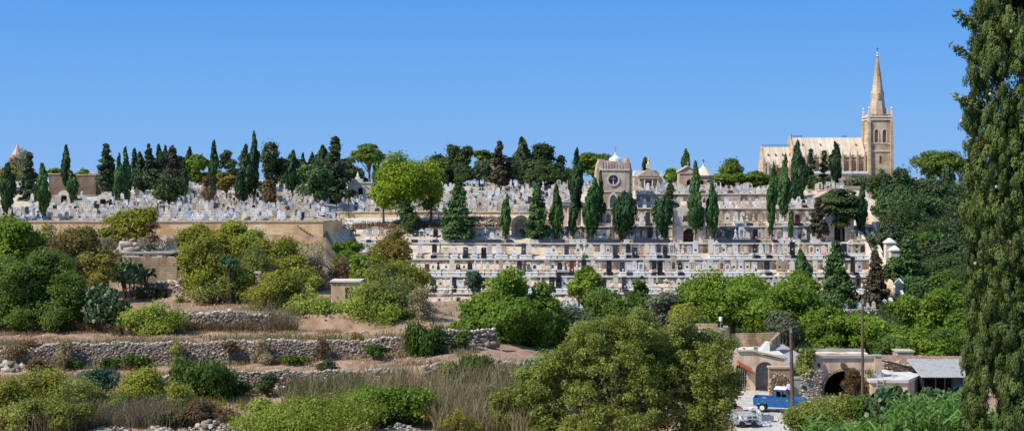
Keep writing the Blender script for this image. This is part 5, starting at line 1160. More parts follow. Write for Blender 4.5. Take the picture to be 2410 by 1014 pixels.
# stone mausoleum on left
o = mausoleum('stone_mausoleum', 'stepped cream stone mausoleum with white finials right of the jagged fir', 845, 281, zpy=462)
b = MB(); b.box(-2.2, 2.4, 0, 4, 0, 2.6); b.box(-2.4, 2.6, -.15, 4.1, 2.6, 2.85); b.box(-1.6, .6, .4, 3, 2.852, 3.5); b.build('wall', 'cream', o); b = MB(); b.box(-.9, 0, 1, 2, 3.502, 3.9); b.lathe([(.2, 3.9), (.25, 4.2), (.1, 4.7), (.04, 5.0)], -.4, 1.5, 8); b.build('finial', 'marble', o)
MB().plate(arch(.3, .9, .1, 1.3), [], -.05, -.004).build('door', 'dark', o)
# enclosure wall far left
for px, w_, py0, lb in ((137, 44, 411, 'brown stone enclosure block behind the two left cypresses'), (203, 44, 413, 'brown stone enclosure block right of the tall slim cypress'), (170, 26, 424, 'lower recessed brown wall between the enclosure blocks')):
    Y = 286 if w_ > 30 else 289; o = thing('enclosure_wall', lb, 'wall', (wx(px, Y), Y, CZ - 4), 0, 'brown enclosure walls'); W = M(w_, Y) / 2; h = wz(py0, Y) - CZ + 4
    MB().box(-W, W, 0, 4, 0, h).build('wall', 'shadewall', o); MB().box(-W - .1, W + .1, -.1, 4.1, h, h + .25).build('coping', 'sand', o)
for px, Y, lb in ((150, 268, 'small white arched tomb in the shade of the enclosure wall'), (242, 262, 'white tomb with a dark arched niche right of the small cypress')):
    o = mausoleum('small_tomb_house', lb, px, Y, z=gz(px, Y)); MB().plate(arch(0, 2.4, 0, 1.4), [arch(0, 1.2, .02, 1.2)], 0, .3).build('front', 'cream', o); MB().box(-1, 1, .6, 2.4, 0, 1.6).build('chamber', 'dark', o)
# far left pinkish tower and roofs
o = thing('pink_chapel', 'distant pink stone chapel with a small spirelet among the far left trees', 'chapel', (wx(34, 345), 345, CZ - .5)); MB().box(-1.6, 1.6, 0, 4, 0, 7.0).build('wall', 'pinkstone', o); MB().lathe([(1.5, 7.0), (1.1, 7.9), (.5, 8.9), (.1, 10.2)], 0, 2, 8).build('roof', 'pinkstone', o)
tree('twiggy', 45, 347, 400, 62, 338, 'olive', 'large leafless greyish tree around the pink chapel at the far left')
tree('round', 20, 385, 450, 70, 300, 'yellow', 'yellowish tree at the far left edge behind the cypresses')
tree('round', 128, 396, 430, 40, 310, 'green', 'light green shrub above the brown enclosure wall, left')
tree('round', 192, 398, 425, 60, 312, 'green', 'light green shrub above the brown enclosure wall, right')
o = thing('low_house', 'small pale roof peeking above the enclosure wall', 'house', (wx(212, 320), 320, CZ)); MB().box(-2, 2, 0, 4, 0, 2.2).build('wall', 'cream', o); MB().box(-2.2, 2.2, -.2, 4.2, 2.2, 2.4).build('roof', 'marble', o)
# right hand gabled roofs near church foot
for px, Y, py, lb in ((1945, 262, 486, 'small tan gabled tomb house under the dark pines, left'), (2168, 300, 448, 'tiny tan gabled house among the pines right of the church')):
    o = mausoleum('small_tomb_house', lb, px, Y, zpy=py); MB().prism([(-1.5, 0), (1.5, 0), (1.5, 1.7), (0, 2.5), (-1.5, 1.7)], 0, 4).build('wall', 'church', o); MB().prism([(-1.8, 1.55), (0, 2.52), (1.8, 1.55), (1.8, 1.75), (0, 2.75), (-1.8, 1.75)], -.2, 4.2).build('roof', 'sand', o); MB().box(-.4, .4, -.05, -.004, 0, 1.4).build('door', 'dark', o)
# ---------------------------------------------------------------- stairs on the right
def stairs(px0, px1, ya, yb, za, zb, label, n=12):
    x0, x1 = wx(px0, ya), wx(px1, ya); o = thing('stone_stairs', label, 'stairs', (x0, ya, za), 0, 'stone stairs at the right'); w = x1 - x0; s = MB()
    for i in range(n): s.box(0, w, (yb - ya) * i / n, yb - ya, (zb - za) * i / n - (.3 if i == 0 else 0), (zb - za) * (i + 1) / n)
    s.build('steps', 'golden', o); p = MB(); L_ = yb - ya; h = zb - za
    for xx in (-.45, w + .003): p.add([(xx, 0, -.5), (xx + .44, 0, -.5), (xx + .44, L_, -.5), (xx, L_, -.5), (xx, 0, 1.0), (xx + .44, 0, 1.0), (xx + .44, L_, h + 1.0), (xx, L_, h + 1.0)], [(0, 1, 2, 3), (4, 5, 6, 7), (0, 1, 5, 4), (1, 2, 6, 5), (2, 3, 7, 6), (3, 0, 4, 7)])
    p.build('parapet', 'cream', o); return o
stairs(2112, 2140, 216.5, 222, CZ - 20.3, CZ - 17.9, 'lowest flight of golden steps at the foot of the slope')
stairs(2080, 2102, 227, 233.4, CZ - 17.9, CZ - 15.1, 'golden steps just below the two gate piers')
stairs(2068, 2086, 234.5, 240.5, CZ - 15.4, CZ - 12.4, 'middle flight of steps left of the gate piers')
stairs(2052, 2072, 242, 248.5, CZ - 12.9, CZ - 9.6, 'steps rising beside the dark cypress near the white chapel')
stairs(2046, 2064, 249.5, 257, CZ - 10.2, CZ - 5.5, 'topmost steep flight of steps under the pines')
terrace(2052, 2130, 689, 227.5, 8, CZ - 22, 'right end block of the lower terraces carrying the stairs', 'golden', 'cream')
for (px, Y, pt, pb, w, lb) in ((2096, 236, 560, 656, 1.5, 'taller stone gate pier with pyramid cap beside the stairs'), (2108, 233, 578, 660, 1.5, 'shorter stone gate pier with pyramid cap beside the stairs'), (2118, 222.8, 655, 700, 1.0, 'small stone pier above the lowest flight of steps')):
    o = thing('gate_pier', lb, 'pillar', (wx(px, Y), Y, wz(pb, Y)), 0, 'stone gate piers'); h = M(pb - pt, Y); MB().box(-w / 2, w / 2, 0, w, 0, h - .9).build('shaft', 'cream', o); MB().box(-w * .62, w * .62, -w * .12, w * 1.12, h - .9, h - .7).build('cornice', 'cream', o); MB().box(-w * .58, w * .58, -w * .08, w * 1.08, h - .7, h, tx=w * .5, ty=w * .5).build('cap', 'marble', o)
# ---------------------------------------------------------------- church
Y = 520.0; k = 1 / F * Y
def cz(py): return wz(py, Y) - (CZ - 3)
def cx_(px): return wx(px, Y) - wx(1950, Y)
o = thing('gothic_church', 'pale gothic church with long nave and tall spire on the hilltop', 'church', (wx(1950, Y), Y, CZ - 3), 0)
def gable(nm, a, b, ridge, eave, y0, y1, base, tr=1):
    n_ = MB(); n_.box(cx_(a), cx_(b), y0, y1, 0, cz(eave)); n_.build('nave_wall', 'church', o); ym = (y0 + y1) / 2
    r = MB(); r.add([(cx_(a), y0 - .3, cz(eave)), (cx_(b), y0 - .3, cz(eave)), (cx_(b), y1 + .3, cz(eave)), (cx_(a), y1 + .3, cz(eave)), (cx_(a), ym, cz(ridge)), (cx_(b), ym, cz(ridge))], [(0, 1, 5, 4), (2, 3, 4, 5), (0, 4, 3), (1, 2, 5), (0, 3, 2, 1)])
    rf = r.build('roof', 'churchroof', o)
    f = MB(); x = cx_(a) + .5
    while x < cx_(b): f.add([(x, y0 - .33, cz(eave)), (x + .16, y0 - .33, cz(eave)), (x + .16, ym, cz(ridge) + .04), (x, ym, cz(ridge) + .04), (x, y0 - .42, cz(eave)), (x + .16, y0 - .42, cz(eave)), (x + .16, ym, cz(ridge) + .12), (x, ym, cz(ridge) + .12)], [(4, 5, 6, 7), (0, 3, 7, 4), (1, 5, 6, 2), (0, 4, 5, 1)]); x += 1.9
    f.build('roof_rib', 'churchroof', rf)
    v = MB()
    for i in range(4):
        px = a + (b - a) * (i + .5) / 4 + 3; zc = cz(eave) + (cz(ridge) - cz(eave)) * .62; yy = y0 + (ym - y0) * .62 - .35; v.prism([(cx_(px) - .35, zc - .3), (cx_(px) + .35, zc - .3), (cx_(px), zc + .55)], yy - .5, yy + .8)
    v.build('roof_vent', 'churchdark', rf)
gable('nave', 1869, 2037, 323, 366, 0, 12, 420); gable('chancel', 1800, 1868.5, 345, 392, 1, 10, 420)
# gable end walls
e = MB()
for a, ridge, eave, y0, y1 in ((1800, 343, 391, .6, 10.4), (1868, 319, 365, -.6, 12.6)):
    ym = (y0 + y1) / 2; x = cx_(a); e.add([(x - .6, y0, 0), (x - .6, y1, 0), (x - .6, y1, cz(eave)), (x - .6, ym, cz(ridge)), (x - .6, y0, cz(eave)), (x + .2, y0, 0), (x + .2, y1, 0), (x + .2, y1, cz(eave)), (x + .2, ym, cz(ridge)), (x + .2, y0, cz(eave))], [(0, 1, 2, 3, 4), (9, 8, 7, 6, 5), (0, 4, 9, 5), (4, 3, 8, 9), (3, 2, 7, 8), (2, 1, 6, 7)])
    e.box(x - .7, x + .3, y0 - .5, y0 + .5, 0, cz(eave) + 2.2); e.box(x - .7, x + .3, y0 - .5, y0 + .5, cz(eave) + 2.2, cz(eave) + 4, tx=.45, ty=.45)
e.build('gable_wall', 'church', o)
c = MB()
for a, b_, py in ((1800, 1868, 345), (1870, 1895, 323), (1990, 2003, 323)):
    x = cx_(a); yy = 6 if py < 340 else 5.5; c.box(cx_(a), cx_(b_), yy - .04, yy + .04, cz(py) + .5, cz(py) + .6)
    while x < cx_(b_): c.box(x, x + .12, yy - .05, yy + .05, cz(py), cz(py) + .9); x += .55
c.box(cx_(1870), cx_(1870) + .2, 5.9, 6.1, cz(323), cz(314)); c.build('ridge_crest', 'navy', o)
# aisle with lean-to roof, clerestory arches and pinnacled buttresses
a = MB(); a.box(cx_(1872), cx_(2037), -5, 0, 0, cz(409)); a.build('aisle_wall', 'church', o)
r = MB(); r.add([(cx_(1871), -5.4, cz(409)), (cx_(2037), -5.4, cz(409)), (cx_(2037), -.002, cz(402)), (cx_(1871), -.002, cz(402)), (cx_(1871), -.002, cz(409)), (cx_(2037), -.002, cz(409))], [(0, 1, 2, 3), (0, 3, 4), (1, 5, 2), (0, 4, 5, 1)]); r.build('aisle_roof', 'lead', o)
tr = MB(); tr.box(cx_(1871), cx_(2037), -.5, -.003, cz(370), cz(366)); tr.box(cx_(1871), cx_(2037), -.35, -.003, cz(378), cz(375.5)); tr.box(cx_(1871), cx_(2037), -5.25, -5.003, cz(412), cz(409.5)); tr.box(cx_(1800), cx_(1867), .5, .997, cz(395), cz(391)); tr.build('parapet', 'cream', o)
pxs = [1878 + 17.4 * i for i in range(10)]
for i, px in enumerate(pxs):
    b_ = MB(); x = cx_(px); b_.box(x - .34, x + .34, -1.2, -.002, cz(404), cz(368)); b_.box(x - .24, x + .24, -1.1, -.4, cz(368), cz(361)); b_.box(x - .2, x + .2, -1.0, -.5, cz(361), cz(350), tx=.17, ty=.2); b_.build('pinnacle', 'church', o)
    if i < 9:
        q = MB()
        for s in (-1.25, 1.25): q.plate(arch(cx_(px + 8.7) + s * .55, 1.15 * .95, cz(402), cz(388), pointed=.7), [], -.12, -.004)
        w = q.build('clerestory_window', 'churchdark', o)
        m = MB(); m.plate(arch(cx_(px + 8.7), 2.6, cz(402), cz(387), pointed=.55), [arch(cx_(px + 8.7), 2.2, cz(401.5), cz(387.5), pointed=.5)], -.25, -.13); m.build('window_frame', 'church', w)
for i in range(4):
    x = cx_(1808 + 17 * i); MB().box(x - .4, x + .4, 0, .998, 0, cz(389)).box(x - .35, x + .35, .1, .8, cz(389), cz(376), tx=.3, ty=.3).build('pinnacle', 'church', o)
# tower
tx, tw = cx_(2067), 4.15; y0 = -3.0
b_ = MB(); b_.box(tx - tw, tx + tw, y0 + .9, y0 + 8.3, 0, cz(276))
b_.plate([(tx - tw, 0), (tx + tw, 0), (tx + tw, cz(276)), (tx - tw, cz(276))], [arch(tx - 1.5, 1.45, cz(336), cz(311), pointed=.6), arch(tx + 1.5, 1.45, cz(336), cz(311), pointed=.6), arch(tx + .1, .9, cz(386), cz(370), pointed=.6)], y0, y0 + .898)
t_ = b_.build('tower', 'church', o)
l_ = MB()
for x, w, za, zb2 in ((tx - 1.5, 1.45, 336, 303), (tx + 1.5, 1.45, 336, 303), (tx + .1, .9, 386, 366)): l_.box(x - w / 2 - .05, x + w / 2 + .05, y0 + .6, y0 + .88, cz(za), cz(zb2))
l_.build('louvre', 'churchdark', t_)
l_ = MB()
for x in (tx - 1.5, tx + 1.5): l_.plate(arch(x, 2.1, cz(338), cz(311), pointed=.62), [arch(x, 1.5, cz(336), cz(311), pointed=.6)], y0 - .18, y0 - .003)
l_.build('window_frame', 'cream', t_)
s = MB()
for py, pr_ in ((356, .25), (338.5, .1), (282, .35), (276, .5)): s.box(tx - tw - pr_, tx + tw + pr_, y0 - pr_, y0 + 8.3 + pr_, cz(py) - .25, cz(py) + .3)
s.build('string_course', 'cream', t_)
s = MB()
for i in range(13): x = tx - tw + .3 + i * (2 * tw - .8) / 12; s.box(x, x + .22, y0 - .3, y0 - .05, cz(275), cz(271))
s.box(tx - tw, tx + tw, y0 - .35, y0, cz(271), cz(269.6)); s.box(tx - tw, tx - tw + .3, y0, y0 + 8.3, cz(275), cz(270)); s.box(tx + tw - .3, tx + tw, y0, y0 + 8.3, cz(275), cz(270)); s.build('parapet', 'church', t_)
for sx in (-1, 1):
    for yy in (y0, y0 + 8.3):
        p = MB(); x = tx + sx * tw; x2 = tx + sx * (tw - 1.5)
        p.box(x - .55, x + .55, yy - .9, yy + .9, 0, cz(330), tx=.02, ty=.1); p.box(x - .5, x + .5, yy - .65, yy + .65, cz(330), cz(288), tx=.04, ty=.1); p.box(x - .6, x + .6, yy - .6, yy + .6, cz(290), cz(283), tx=.2, ty=.2)
        p.build('buttress', 'church', t_)
        p = MB(); p.box(x - .42, x + .42, yy - .42, yy + .42, cz(284), cz(266)); p.box(x - .3, x + .3, yy - .3, yy + .3, cz(266), cz(253), tx=.12, ty=.12); p.lathe([(.12, cz(259)), (.5, cz(256.5)), (.1, cz(252))], x, yy, 6)
        if yy == y0: p.box(x2 - .3, x2 + .3, yy - .3, yy + .3, cz(277), cz(268)); p.box(x2 - .24, x2 + .24, yy - .24, yy + .24, cz(268), cz(255), tx=.1, ty=.1)
        p.build('pinnacle', 'cream', t_)
sp = MB(); yc = y0 + 4.15; sp.lathe([(3.15, cz(276)), (2.75, cz(250)), (2.05, cz(215)), (1.5, cz(186)), (.9, cz(160)), (.38, cz(138)), (.28, cz(134))], tx, yc, 8, ph=math.pi / 8); spo = sp.build('spire', 'church', t_)
for sx, sy in ((0, -1), (1, 0), (-1, 0)):
    d = MB(); X, Yd = tx + sx * 1.85, yc + sy * 2.0; d.box(X - .5, X + .5, Yd - .5, Yd + .5, cz(235), cz(220)); d.box(X - .55, X + .55, Yd - .55, Yd + .55, cz(220), cz(209), tx=.5, ty=.5); d.build('spire_dormer', 'church', spo)
    d = MB(); X, Yd = tx + sx * 1.05, yc + sy * 1.05; d.box(X - .22, X + .22, Yd - .22, Yd + .22, cz(180), cz(175)); d.box(X - .26, X + .26, Yd - .26, Yd + .26, cz(175), cz(168), tx=.23, ty=.23); d.build('spire_lucarne', 'church', spo)
MB().plate(arch(tx, .6, cz(234), cz(223), pointed=.6), [], yc - 2.6, yc - 2.503).build('dormer_opening', 'churchdark', spo)
f = MB(); f.lathe([(.3, cz(134)), (.75, cz(132)), (.3, cz(130)), (.28, cz(128)), (.6, cz(126)), (.2, cz(124)), (.12, cz(121))], tx, yc, 8); f.build('finial', 'cream', spo); f = MB(); cross_mb(f, tx, yc, cz(121), 1.5, .09); f.build('cross', 'navy', spo)
# ---------------------------------------------------------------- farm
def zf(py, Y): return wz(py, Y) - YZ
Y = 125.0; o = thing('farmhouse', 'cream farmhouse with arched garage, red tiled canopy and flat white roofs', 'house', (wx(1745, Y), Y, YZ)); X0 = wx(1745, Y)
def fx(px, Y=125.0): return wx(px, Y) - X0
b = MB(); b.plate([(fx(1600), 0), (fx(1850), 0), (fx(1850), zf(846, Y)), (fx(1800), zf(836, Y)), (fx(1770), zf(828, Y)), (fx(1600), zf(828, Y))], [arch(fx(1800), 1.65, .02, 1.75, 12), [(fx(1733), .35), (fx(1758), .35), (fx(1758), 2.25), (fx(1733), 2.25)]], 0, .7)
b.build('front_wall', 'plaster', o)
b = MB(); b.box(fx(1600), fx(1850), 1.6, 12, 0, 2.75); b.box(fx(1600), fx(1600) + .4, .7, 1.6, 0, 2.7); b.box(fx(1850) - .4, fx(1850), .7, 1.6, 0, 2.7); b.build('body', 'farmwall', o)
b = MB(); b.box(fx(1600), fx(1850), .702, 12, 2.752, zf(834, 125.7)); rf = b.build('roof', 'rooftop', o)
b = MB(); b.box(fx(1846), fx(1905), -2, 12, 2.4, 2.75); b.build('side_roof', 'roofgrey', o)
d = MB(); n = 16
for i in range(n): d.box(fx(1800) - .85, fx(1800) + .85, .55 + (.02 if i % 2 else 0), .62, i * .16, i * .16 + .15)
d.build('garage_door', 'shutter', o)
g = MB()
for i in range(6): x = fx(1733) + (fx(1758) - fx(1733)) * i / 5; g.box(x - .025, x + .025, .1, .14, .35, 2.25)
for z in (.36, 1.25, 1.75, 2.2): g.box(fx(1733), fx(1758), .141, .17, z, z + .05)
g.build('window_grille', 'iron', o); MB().box(fx(1732), fx(1759), .5, .56, .3, 2.3).build('window_pane', 'glass', o)
cn = MB(); a0 = Vector((fx(1737), -.75, zf(846, Y))); 
for i in range(9):
    for j in range(5):
        x = fx(1735) + i * .15; z = zf(848, Y) - i * .085; y = -.1 - j * .17; zz_ = z - j * .06; cn.tube([(x, y, zz_), (x, y - .2, zz_ - .07)], [.075, .09], 6)
cn.build('tiled_canopy', 'tile', o)
cd = MB(); 
for (pa, pb) in (((1735, 827), (1772, 827)), ((1772, 827), (1850, 845))): cd.add([(fx(pa[0]), -.15, zf(pa[1], Y)), (fx(pb[0]), -.15, zf(pb[1], Y)), (fx(pb[0]), .72, zf(pb[1], Y)), (fx(pa[0]), .72, zf(pa[1], Y)), (fx(pa[0]), -.15, zf(pa[1], Y) + .12), (fx(pb[0]), -.15, zf(pb[1], Y) + .12), (fx(pb[0]), .72, zf(pb[1], Y) + .12), (fx(pa[0]), .72, zf(pa[1], Y) + .12)], [(3, 2, 1, 0), (4, 5, 6, 7), (0, 1, 5, 4), (1, 2, 6, 5), (2, 3, 7, 6), (3, 0, 4, 7)])
cd.build('cornice', 'sand', o)
# parapet court on roof
zr = zf(834, 125.7) + .002
def seg(mb, a, b, z0, z1a, z1b, t=.25):
    (xa, ya), (xb, yb) = a, b; d = Vector((xb - xa, yb - ya)).normalized(); n_ = Vector((-d.y, d.x)) * t / 2
    v = [(xa - n_.x, ya - n_.y, z0), (xb - n_.x, yb - n_.y, z0), (xb + n_.x, yb + n_.y, z0), (xa + n_.x, ya + n_.y, z0), (xa - n_.x, ya - n_.y, z1a), (xb - n_.x, yb - n_.y, z1b), (xb + n_.x, yb + n_.y, z1b), (xa + n_.x, ya + n_.y, z1a)]
    mb.add(v, [(3, 2, 1, 0), (4, 5, 6, 7), (0, 1, 5, 4), (1, 2, 6, 5), (2, 3, 7, 6), (3, 0, 4, 7)])
pw = MB(); A = (fx(1645, 126.5), 1.5); B_ = (fx(1718, 131), 6.6); D_ = (fx(1836, 131.5), 7.0); E_ = (fx(1812, 129), 3.6)
seg(pw, A, B_, zr, zr + 1.25, zr + 1.85); seg(pw, (B_[0] + .14, B_[1]), (D_[0] - .14, D_[1]), zr, zr + 1.25, zr + 1.3); seg(pw, E_, D_, zr, zr + .9, zr + 1.3); pw.build('roof_parapet', 'farmwall', rf)
pw = MB()
for i in range(6):
    t = i / 6 + .05; x = A[0] + (B_[0] - A[0]) * t; y = A[1] + (B_[1] - A[1]) * t; pw.box(x - .2, x + .2, y - .13, y + .13, zr + 1.3 + .6 * t, zr + 1.5 + .62 * t)
pw.build('crenel', 'roofgrey', rf)
ch = MB().box(fx(1771, 128), fx(1780, 128), 2.2, 2.6, zr, zr + .45).box(fx(1770, 128), fx(1781, 128), 2.15, 2.65, zr + .45, zr + .53).build('chimney', 'roofgrey', rf)
st = MB()
for i in range(4): st.box(fx(1788, 129) + i * .16, fx(1808, 129), 3.2, 4.2, zr + i * .2, zr + (i + 1) * .2)
st.build('roof_steps', 'white', rf)
ft = MB(); ft.box(fx(1600, 130), fx(1690, 130), 4.0, 11.5, zr, zr + .9); up = ft.build('upper_room', 'farmwall', rf); MB().box(fx(1600, 130) - .1, fx(1690, 130) + .1, 3.9, 11.6, zr + .9, zr + .98).build('white_roof', 'white', up); MB().box(fx(1600, 130), fx(1712, 130), 11.2, 11.5, zr + .98, zr + 1.7).build('rear_parapet', 'farmwall', up)
# lamp on the roof
o = thing('roof_lamp', 'small white lamp on a thin pole above the farmhouse parapet', 'lamp', (wx(1696, 131), 131, YZ + zr + 1.85)); MB().tube([(0, 0, -.3), (0, 0, .6)], .03, 5).build('pole', 'iron', o); MB().lathe([(.05, .6), (.16, .65), (.17, .95), (.08, 1.02)], 0, 0, 8).build('lamp_head', 'white', o)
# stone wall with junk wheel
Y = 122.2; o = thing('rough_stone_wall', 'short rough stone yard wall right of the garage door', 'wall', (wx(1838, Y), Y, YZ)); W = M(54, Y) / 2; MB().box(-W, W, 0, .7, 0, M(64, Y)).build('wall', 'farmwall', o); MB().box(-W - .08, W + .08, -.1, .8, M(64, Y), M(64, Y) + .15).build('coping', 'sand', o)
pts = []; sz = []
for i in range(130):
    a = 6.283 * i / 42; r = random.uniform(.75, .98) if i < 90 else random.uniform(0, .6); pts.append((wx(1835, 121.8) + r * math.cos(a), 121.9 + random.uniform(-.1, .1), YZ + .98 + r * math.sin(a) * .98)); sz.append(random.uniform(.1, .2))
stones('stone_rosette', pts, sz, 'circle of rough stones and scrap set against the yard wall', 'rosette', (wx(1835, 121.8), 121.8, YZ))
w = MB(); w.tr = Matrix.Translation((wx(1836, 121.2), 121.3, YZ + 1.0)); 
for i in range(14): a = 6.283 * i / 14; w.tube([(0, 0, 0), (.62 * math.cos(a), 0, .62 * math.sin(a))], .03, 4)
w.tube([(.62 * math.cos(6.283 * i / 20), 0, .62 * math.sin(6.283 * i / 20)) for i in range(21)], .05, 5); w.lathe([(.12, -.1), (.12, .1)], 0, 0, 8)
tag(w.build('cart_wheel', 'wood'), 'old spoked wheel leaning in the middle of the stone rosette', 'wheel')
# arched barn
Y = 121.5; o = thing('arched_barn', 'old limestone barn with one wide dark arch and flat cornice', 'barn', (wx(1990, Y), Y, YZ)); g0 = -.1
def bx_(px): return wx(px, Y) - wx(1990, Y)
zt = zf(842, Y); b = MB(); b.plate([(bx_(1912), g0), (bx_(2066), g0), (bx_(2066), zt), (bx_(1912), zt)], [arch(bx_(1985), M(92, Y), g0 + .02, zf(918, Y), 14)], 0, .7); b.box(bx_(1912), bx_(2066), 3.4, 5, g0, zt - .01); b.box(bx_(1912), bx_(1912) + .5, .7, 3.4, g0, zt - .3); b.box(bx_(2066) - .5, bx_(2066), .7, 3.4, g0, zt - .3); b.build('wall', 'plaster', o)
b = MB(); b.box(bx_(1912) - .1, bx_(2066) + .1, -.15, .72, zt, zt + .22); b.box(bx_(1912) - .1, bx_(2066) + .1, 4.7, 5.1, zt, zt + .22); b.box(bx_(1912) + .01, bx_(2066) - .01, .72, 3.39, zt - .7, zt - .5); b.build('cornice', 'roofgrey', o)
b = MB(); b.plate(arch(bx_(1985), M(104, Y), g0, zf(918, Y), 14), [arch(bx_(1985), M(92, Y), g0 + .02, zf(918, Y), 14)], -.1, -.003); b.build('arch_trim', 'farmwall', o)
b = MB(); b.box(bx_(1925), bx_(1925) + .15, -.35, 0, zt - .75, zt - .45); b.box(bx_(1978), bx_(1978) + .35, -.35, 0, zt - .75, zt - .4); b.build('spout', 'wood', o)
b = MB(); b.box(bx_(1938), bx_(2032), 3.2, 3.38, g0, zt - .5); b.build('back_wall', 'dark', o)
tree('twiggy', 2008, 862, 945, 60, 120.8, 'brown', 'brown green creeper tangle hanging in the barn arch')
tree('twiggy', 2045, 850, 950, 40, 120.6, 'bigtree', 'thin climbing weeds on the right side of the barn')
# scrap piled left of the arch
pts = [(wx(random.uniform(1885, 1935), 119.5), 119.5 + random.uniform(-.5, .8), YZ + random.random() ** 1.3 * 2.6) for i in range(150)]
stones('scrap_heap', pts, [random.uniform(.1, .26) for _ in pts], 'tall heap of stones and scrap against the left side of the barn', 'heap', (wx(1910, 119.5), 119.5, YZ))
o = MB().box(-.9, .9, 0, 1.0, 0, 1.55).box(-.95, .95, -.05, 1.05, 1.55, 1.65).build('stone_trough', 'roofgrey', None, (wx(1888, 121.5), 121.3, YZ)); tag(o, 'grey concrete tank between the yard wall and the scrap heap', 'tank')
def pot(px, py, Y, r, h, mat, label, cat='barrel', nm='barrel'):
    m = MB(); m.lathe([(r * .88, 0), (r, h * .1), (r * .97, h * .35), (r * 1.03, h * .37), (r * .97, h * .65), (r * 1.03, h * .67), (r * .9, h), (r * .8, h), (r * .78, h * .9)], 0, 0, 12); tag(m.build(nm, mat, None, (wx(px, Y), Y, wz(py, Y))), label, cat, 'barrels and buckets in the farmyard')
pot(1891, 922, 120.4, .3, .55, 'barrel', 'faded blue barrel standing on the concrete tank front'); pot(1860, 916, 121, .32, .5, 'scrapwhite', 'pale grey tub beside the stone rosette')
# rusty roofs and sheds to the right
Y = 119.5; o = thing('flat_roof_outhouse', 'low cream outhouse with flat roof and side wall right of the barn', 'shed', (wx(2092, Y), Y, YZ))
def ox(px): return wx(px, Y) - wx(2092, Y)
h = zf(893, Y); b = MB(); b.plan([(ox(2050), 0), (ox(2136), 0), (ox(2190), 3.2), (ox(2190), 6.5), (ox(2050), 6.5)], -.2, h - .25); b.build('wall', 'plaster', o); b = MB(); b.plan([(ox(2049) - .1, -.15), (ox(2137), -.15), (ox(2192), 3.1), (ox(2192), 6.6), (ox(2049) - .1, 6.6)], h - .25, h); b.build('roof', 'rooftop', o)
b = MB(); b.box(ox(2055), ox(2080), 1.0, 1.05, h + .003, h + .3); b.box(ox(2108), ox(2114), 1, 1.2, h + .003, h + .3); b.build('roof_box', 'scrapwhite', o)
b = MB()
for i in range(5): b.box(ox(2063) + i * .0, ox(2063) + .5, -.25, -.2, .3 + i * .35, .34 + i * .35)
b.box(ox(2063) - .04, ox(2063), -.25, -.2, 0, 2.4); b.box(ox(2063) + .5, ox(2063) + .54, -.25, -.2, 0, 2.4); tag(b.build('ladder', 'scrapwhite', None, (wx(2092, Y), Y, YZ)), 'pale ladder leaning on the outhouse front wall', 'ladder')
o = thing('stone_pillar', 'dark weathered stone pillar at the right corner of the barn', 'pillar', (wx(2066, 121.2), 121.0, YZ)); MB().box(-.28, .28, 0, .6, 0, zf(838, 121)).build('shaft', 'sand', o); MB().box(-.35, .35, -.08, .68, zf(838, 121), zf(835, 121)).build('cap', 'roofgrey', o)
Y = 127; o = thing('rusty_lean_to', 'sagging rusty sheet roof covered with rubble behind the outhouse', 'shed', (wx(2125, Y), Y, YZ)); h = zf(868, Y)
b = MB(); b.box(-2.4, 2.6, 0, 4, 0, h); b.build('wall', 'sand', o)
def corr(mb, x0, x1, y0, y1, z0, z1, zb=0, n=28):
    """corrugated sheet falling from y1 to y0"""
    V = []; 
    for i in range(n + 1):
        x = x0 + (x1 - x0) * i / n; dz = .03 * (i % 2)
        V += [(x, y0, z0 + dz), (x, y1, z1 + dz + zb), (x, y0, z0 + dz - .03), (x, y1, z1 + dz + zb - .03)]
    Fq = []
    for i in range(n): a = i * 4; Fq += [(a, a + 4, a + 5, a + 1), (a + 2, a + 3, a + 7, a + 6), (a, a + 2, a + 6, a + 4), (a + 1, a + 5, a + 7, a + 3)]
    mb.add(V, Fq)
b = MB(); corr(b, -2.7, 3.0, -.4, 4.3, h + .05, h + .75); b.build('sheet_roof', 'rust', o)
pts = [(wx(random.uniform(2085, 2172), 125.6), 125.6 + random.uniform(-.9, 1.6), YZ + 0) for i in range(140)]; pts = [(a, b2, YZ + h + .05 + (b2 - 124.2) * .1 + random.uniform(.05, .35)) for a, b2, c in pts]
stones('rubble', pts, [random.uniform(.15, .42) for _ in pts], 'rubble and broken blocks lying on the outhouse roofs', 'rubble', (wx(2125, 125.6), 125.6, YZ + h))
b = MB()
for i in range(7): p0 = P(random.uniform(2065, 2100), random.uniform(848, 862), 124.3); p1 = P(random.uniform(2150, 2190), random.uniform(860, 874), 124.8); b.tube([p0, p1], .06, 5)
tag(b.build('timber_poles', 'wood'), 'weathered timber poles lying across the rusty roof', 'timber')
Y = 121; o = thing('corrugated_shed', 'low shed with pale corrugated roof and dark open front at the right', 'shed', (wx(2228, Y), Y, YZ)); h = zf(886, Y)
b = MB(); corr(b, -2.3, 2.4, -.5, 4.2, h + .02, h + 1.0, n=40); b.build('corrugated_roof', 'steel', o)
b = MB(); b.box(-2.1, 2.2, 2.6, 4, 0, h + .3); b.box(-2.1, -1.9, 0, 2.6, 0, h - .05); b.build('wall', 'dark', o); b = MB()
for i in range(7): b.box(.5 + i * .24, .72 + i * .24, .0, .05, 0, h - .05)
b.build('blue_door', 'navysheet', o); b = MB()
for x in (-1.0, -.2, .45): b.box(x, x + .1, 0, .1, 0, h)
b.build('post', 'wood', o)
o = thing('corrugated_shed', 'rust coloured sheet roof behind the pale corrugated one', 'shed', (wx(2250, 127), 127, YZ)); b = MB(); corr(b, -2.5, 2.5, 0, 3, zf(862, 127), zf(860, 127) + .5, n=30); b.build('corrugated_roof', 'rust', o); MB().box(-2.3, 2.3, .3, 2.8, 0, zf(864, 127)).build('wall', 'sand', o)
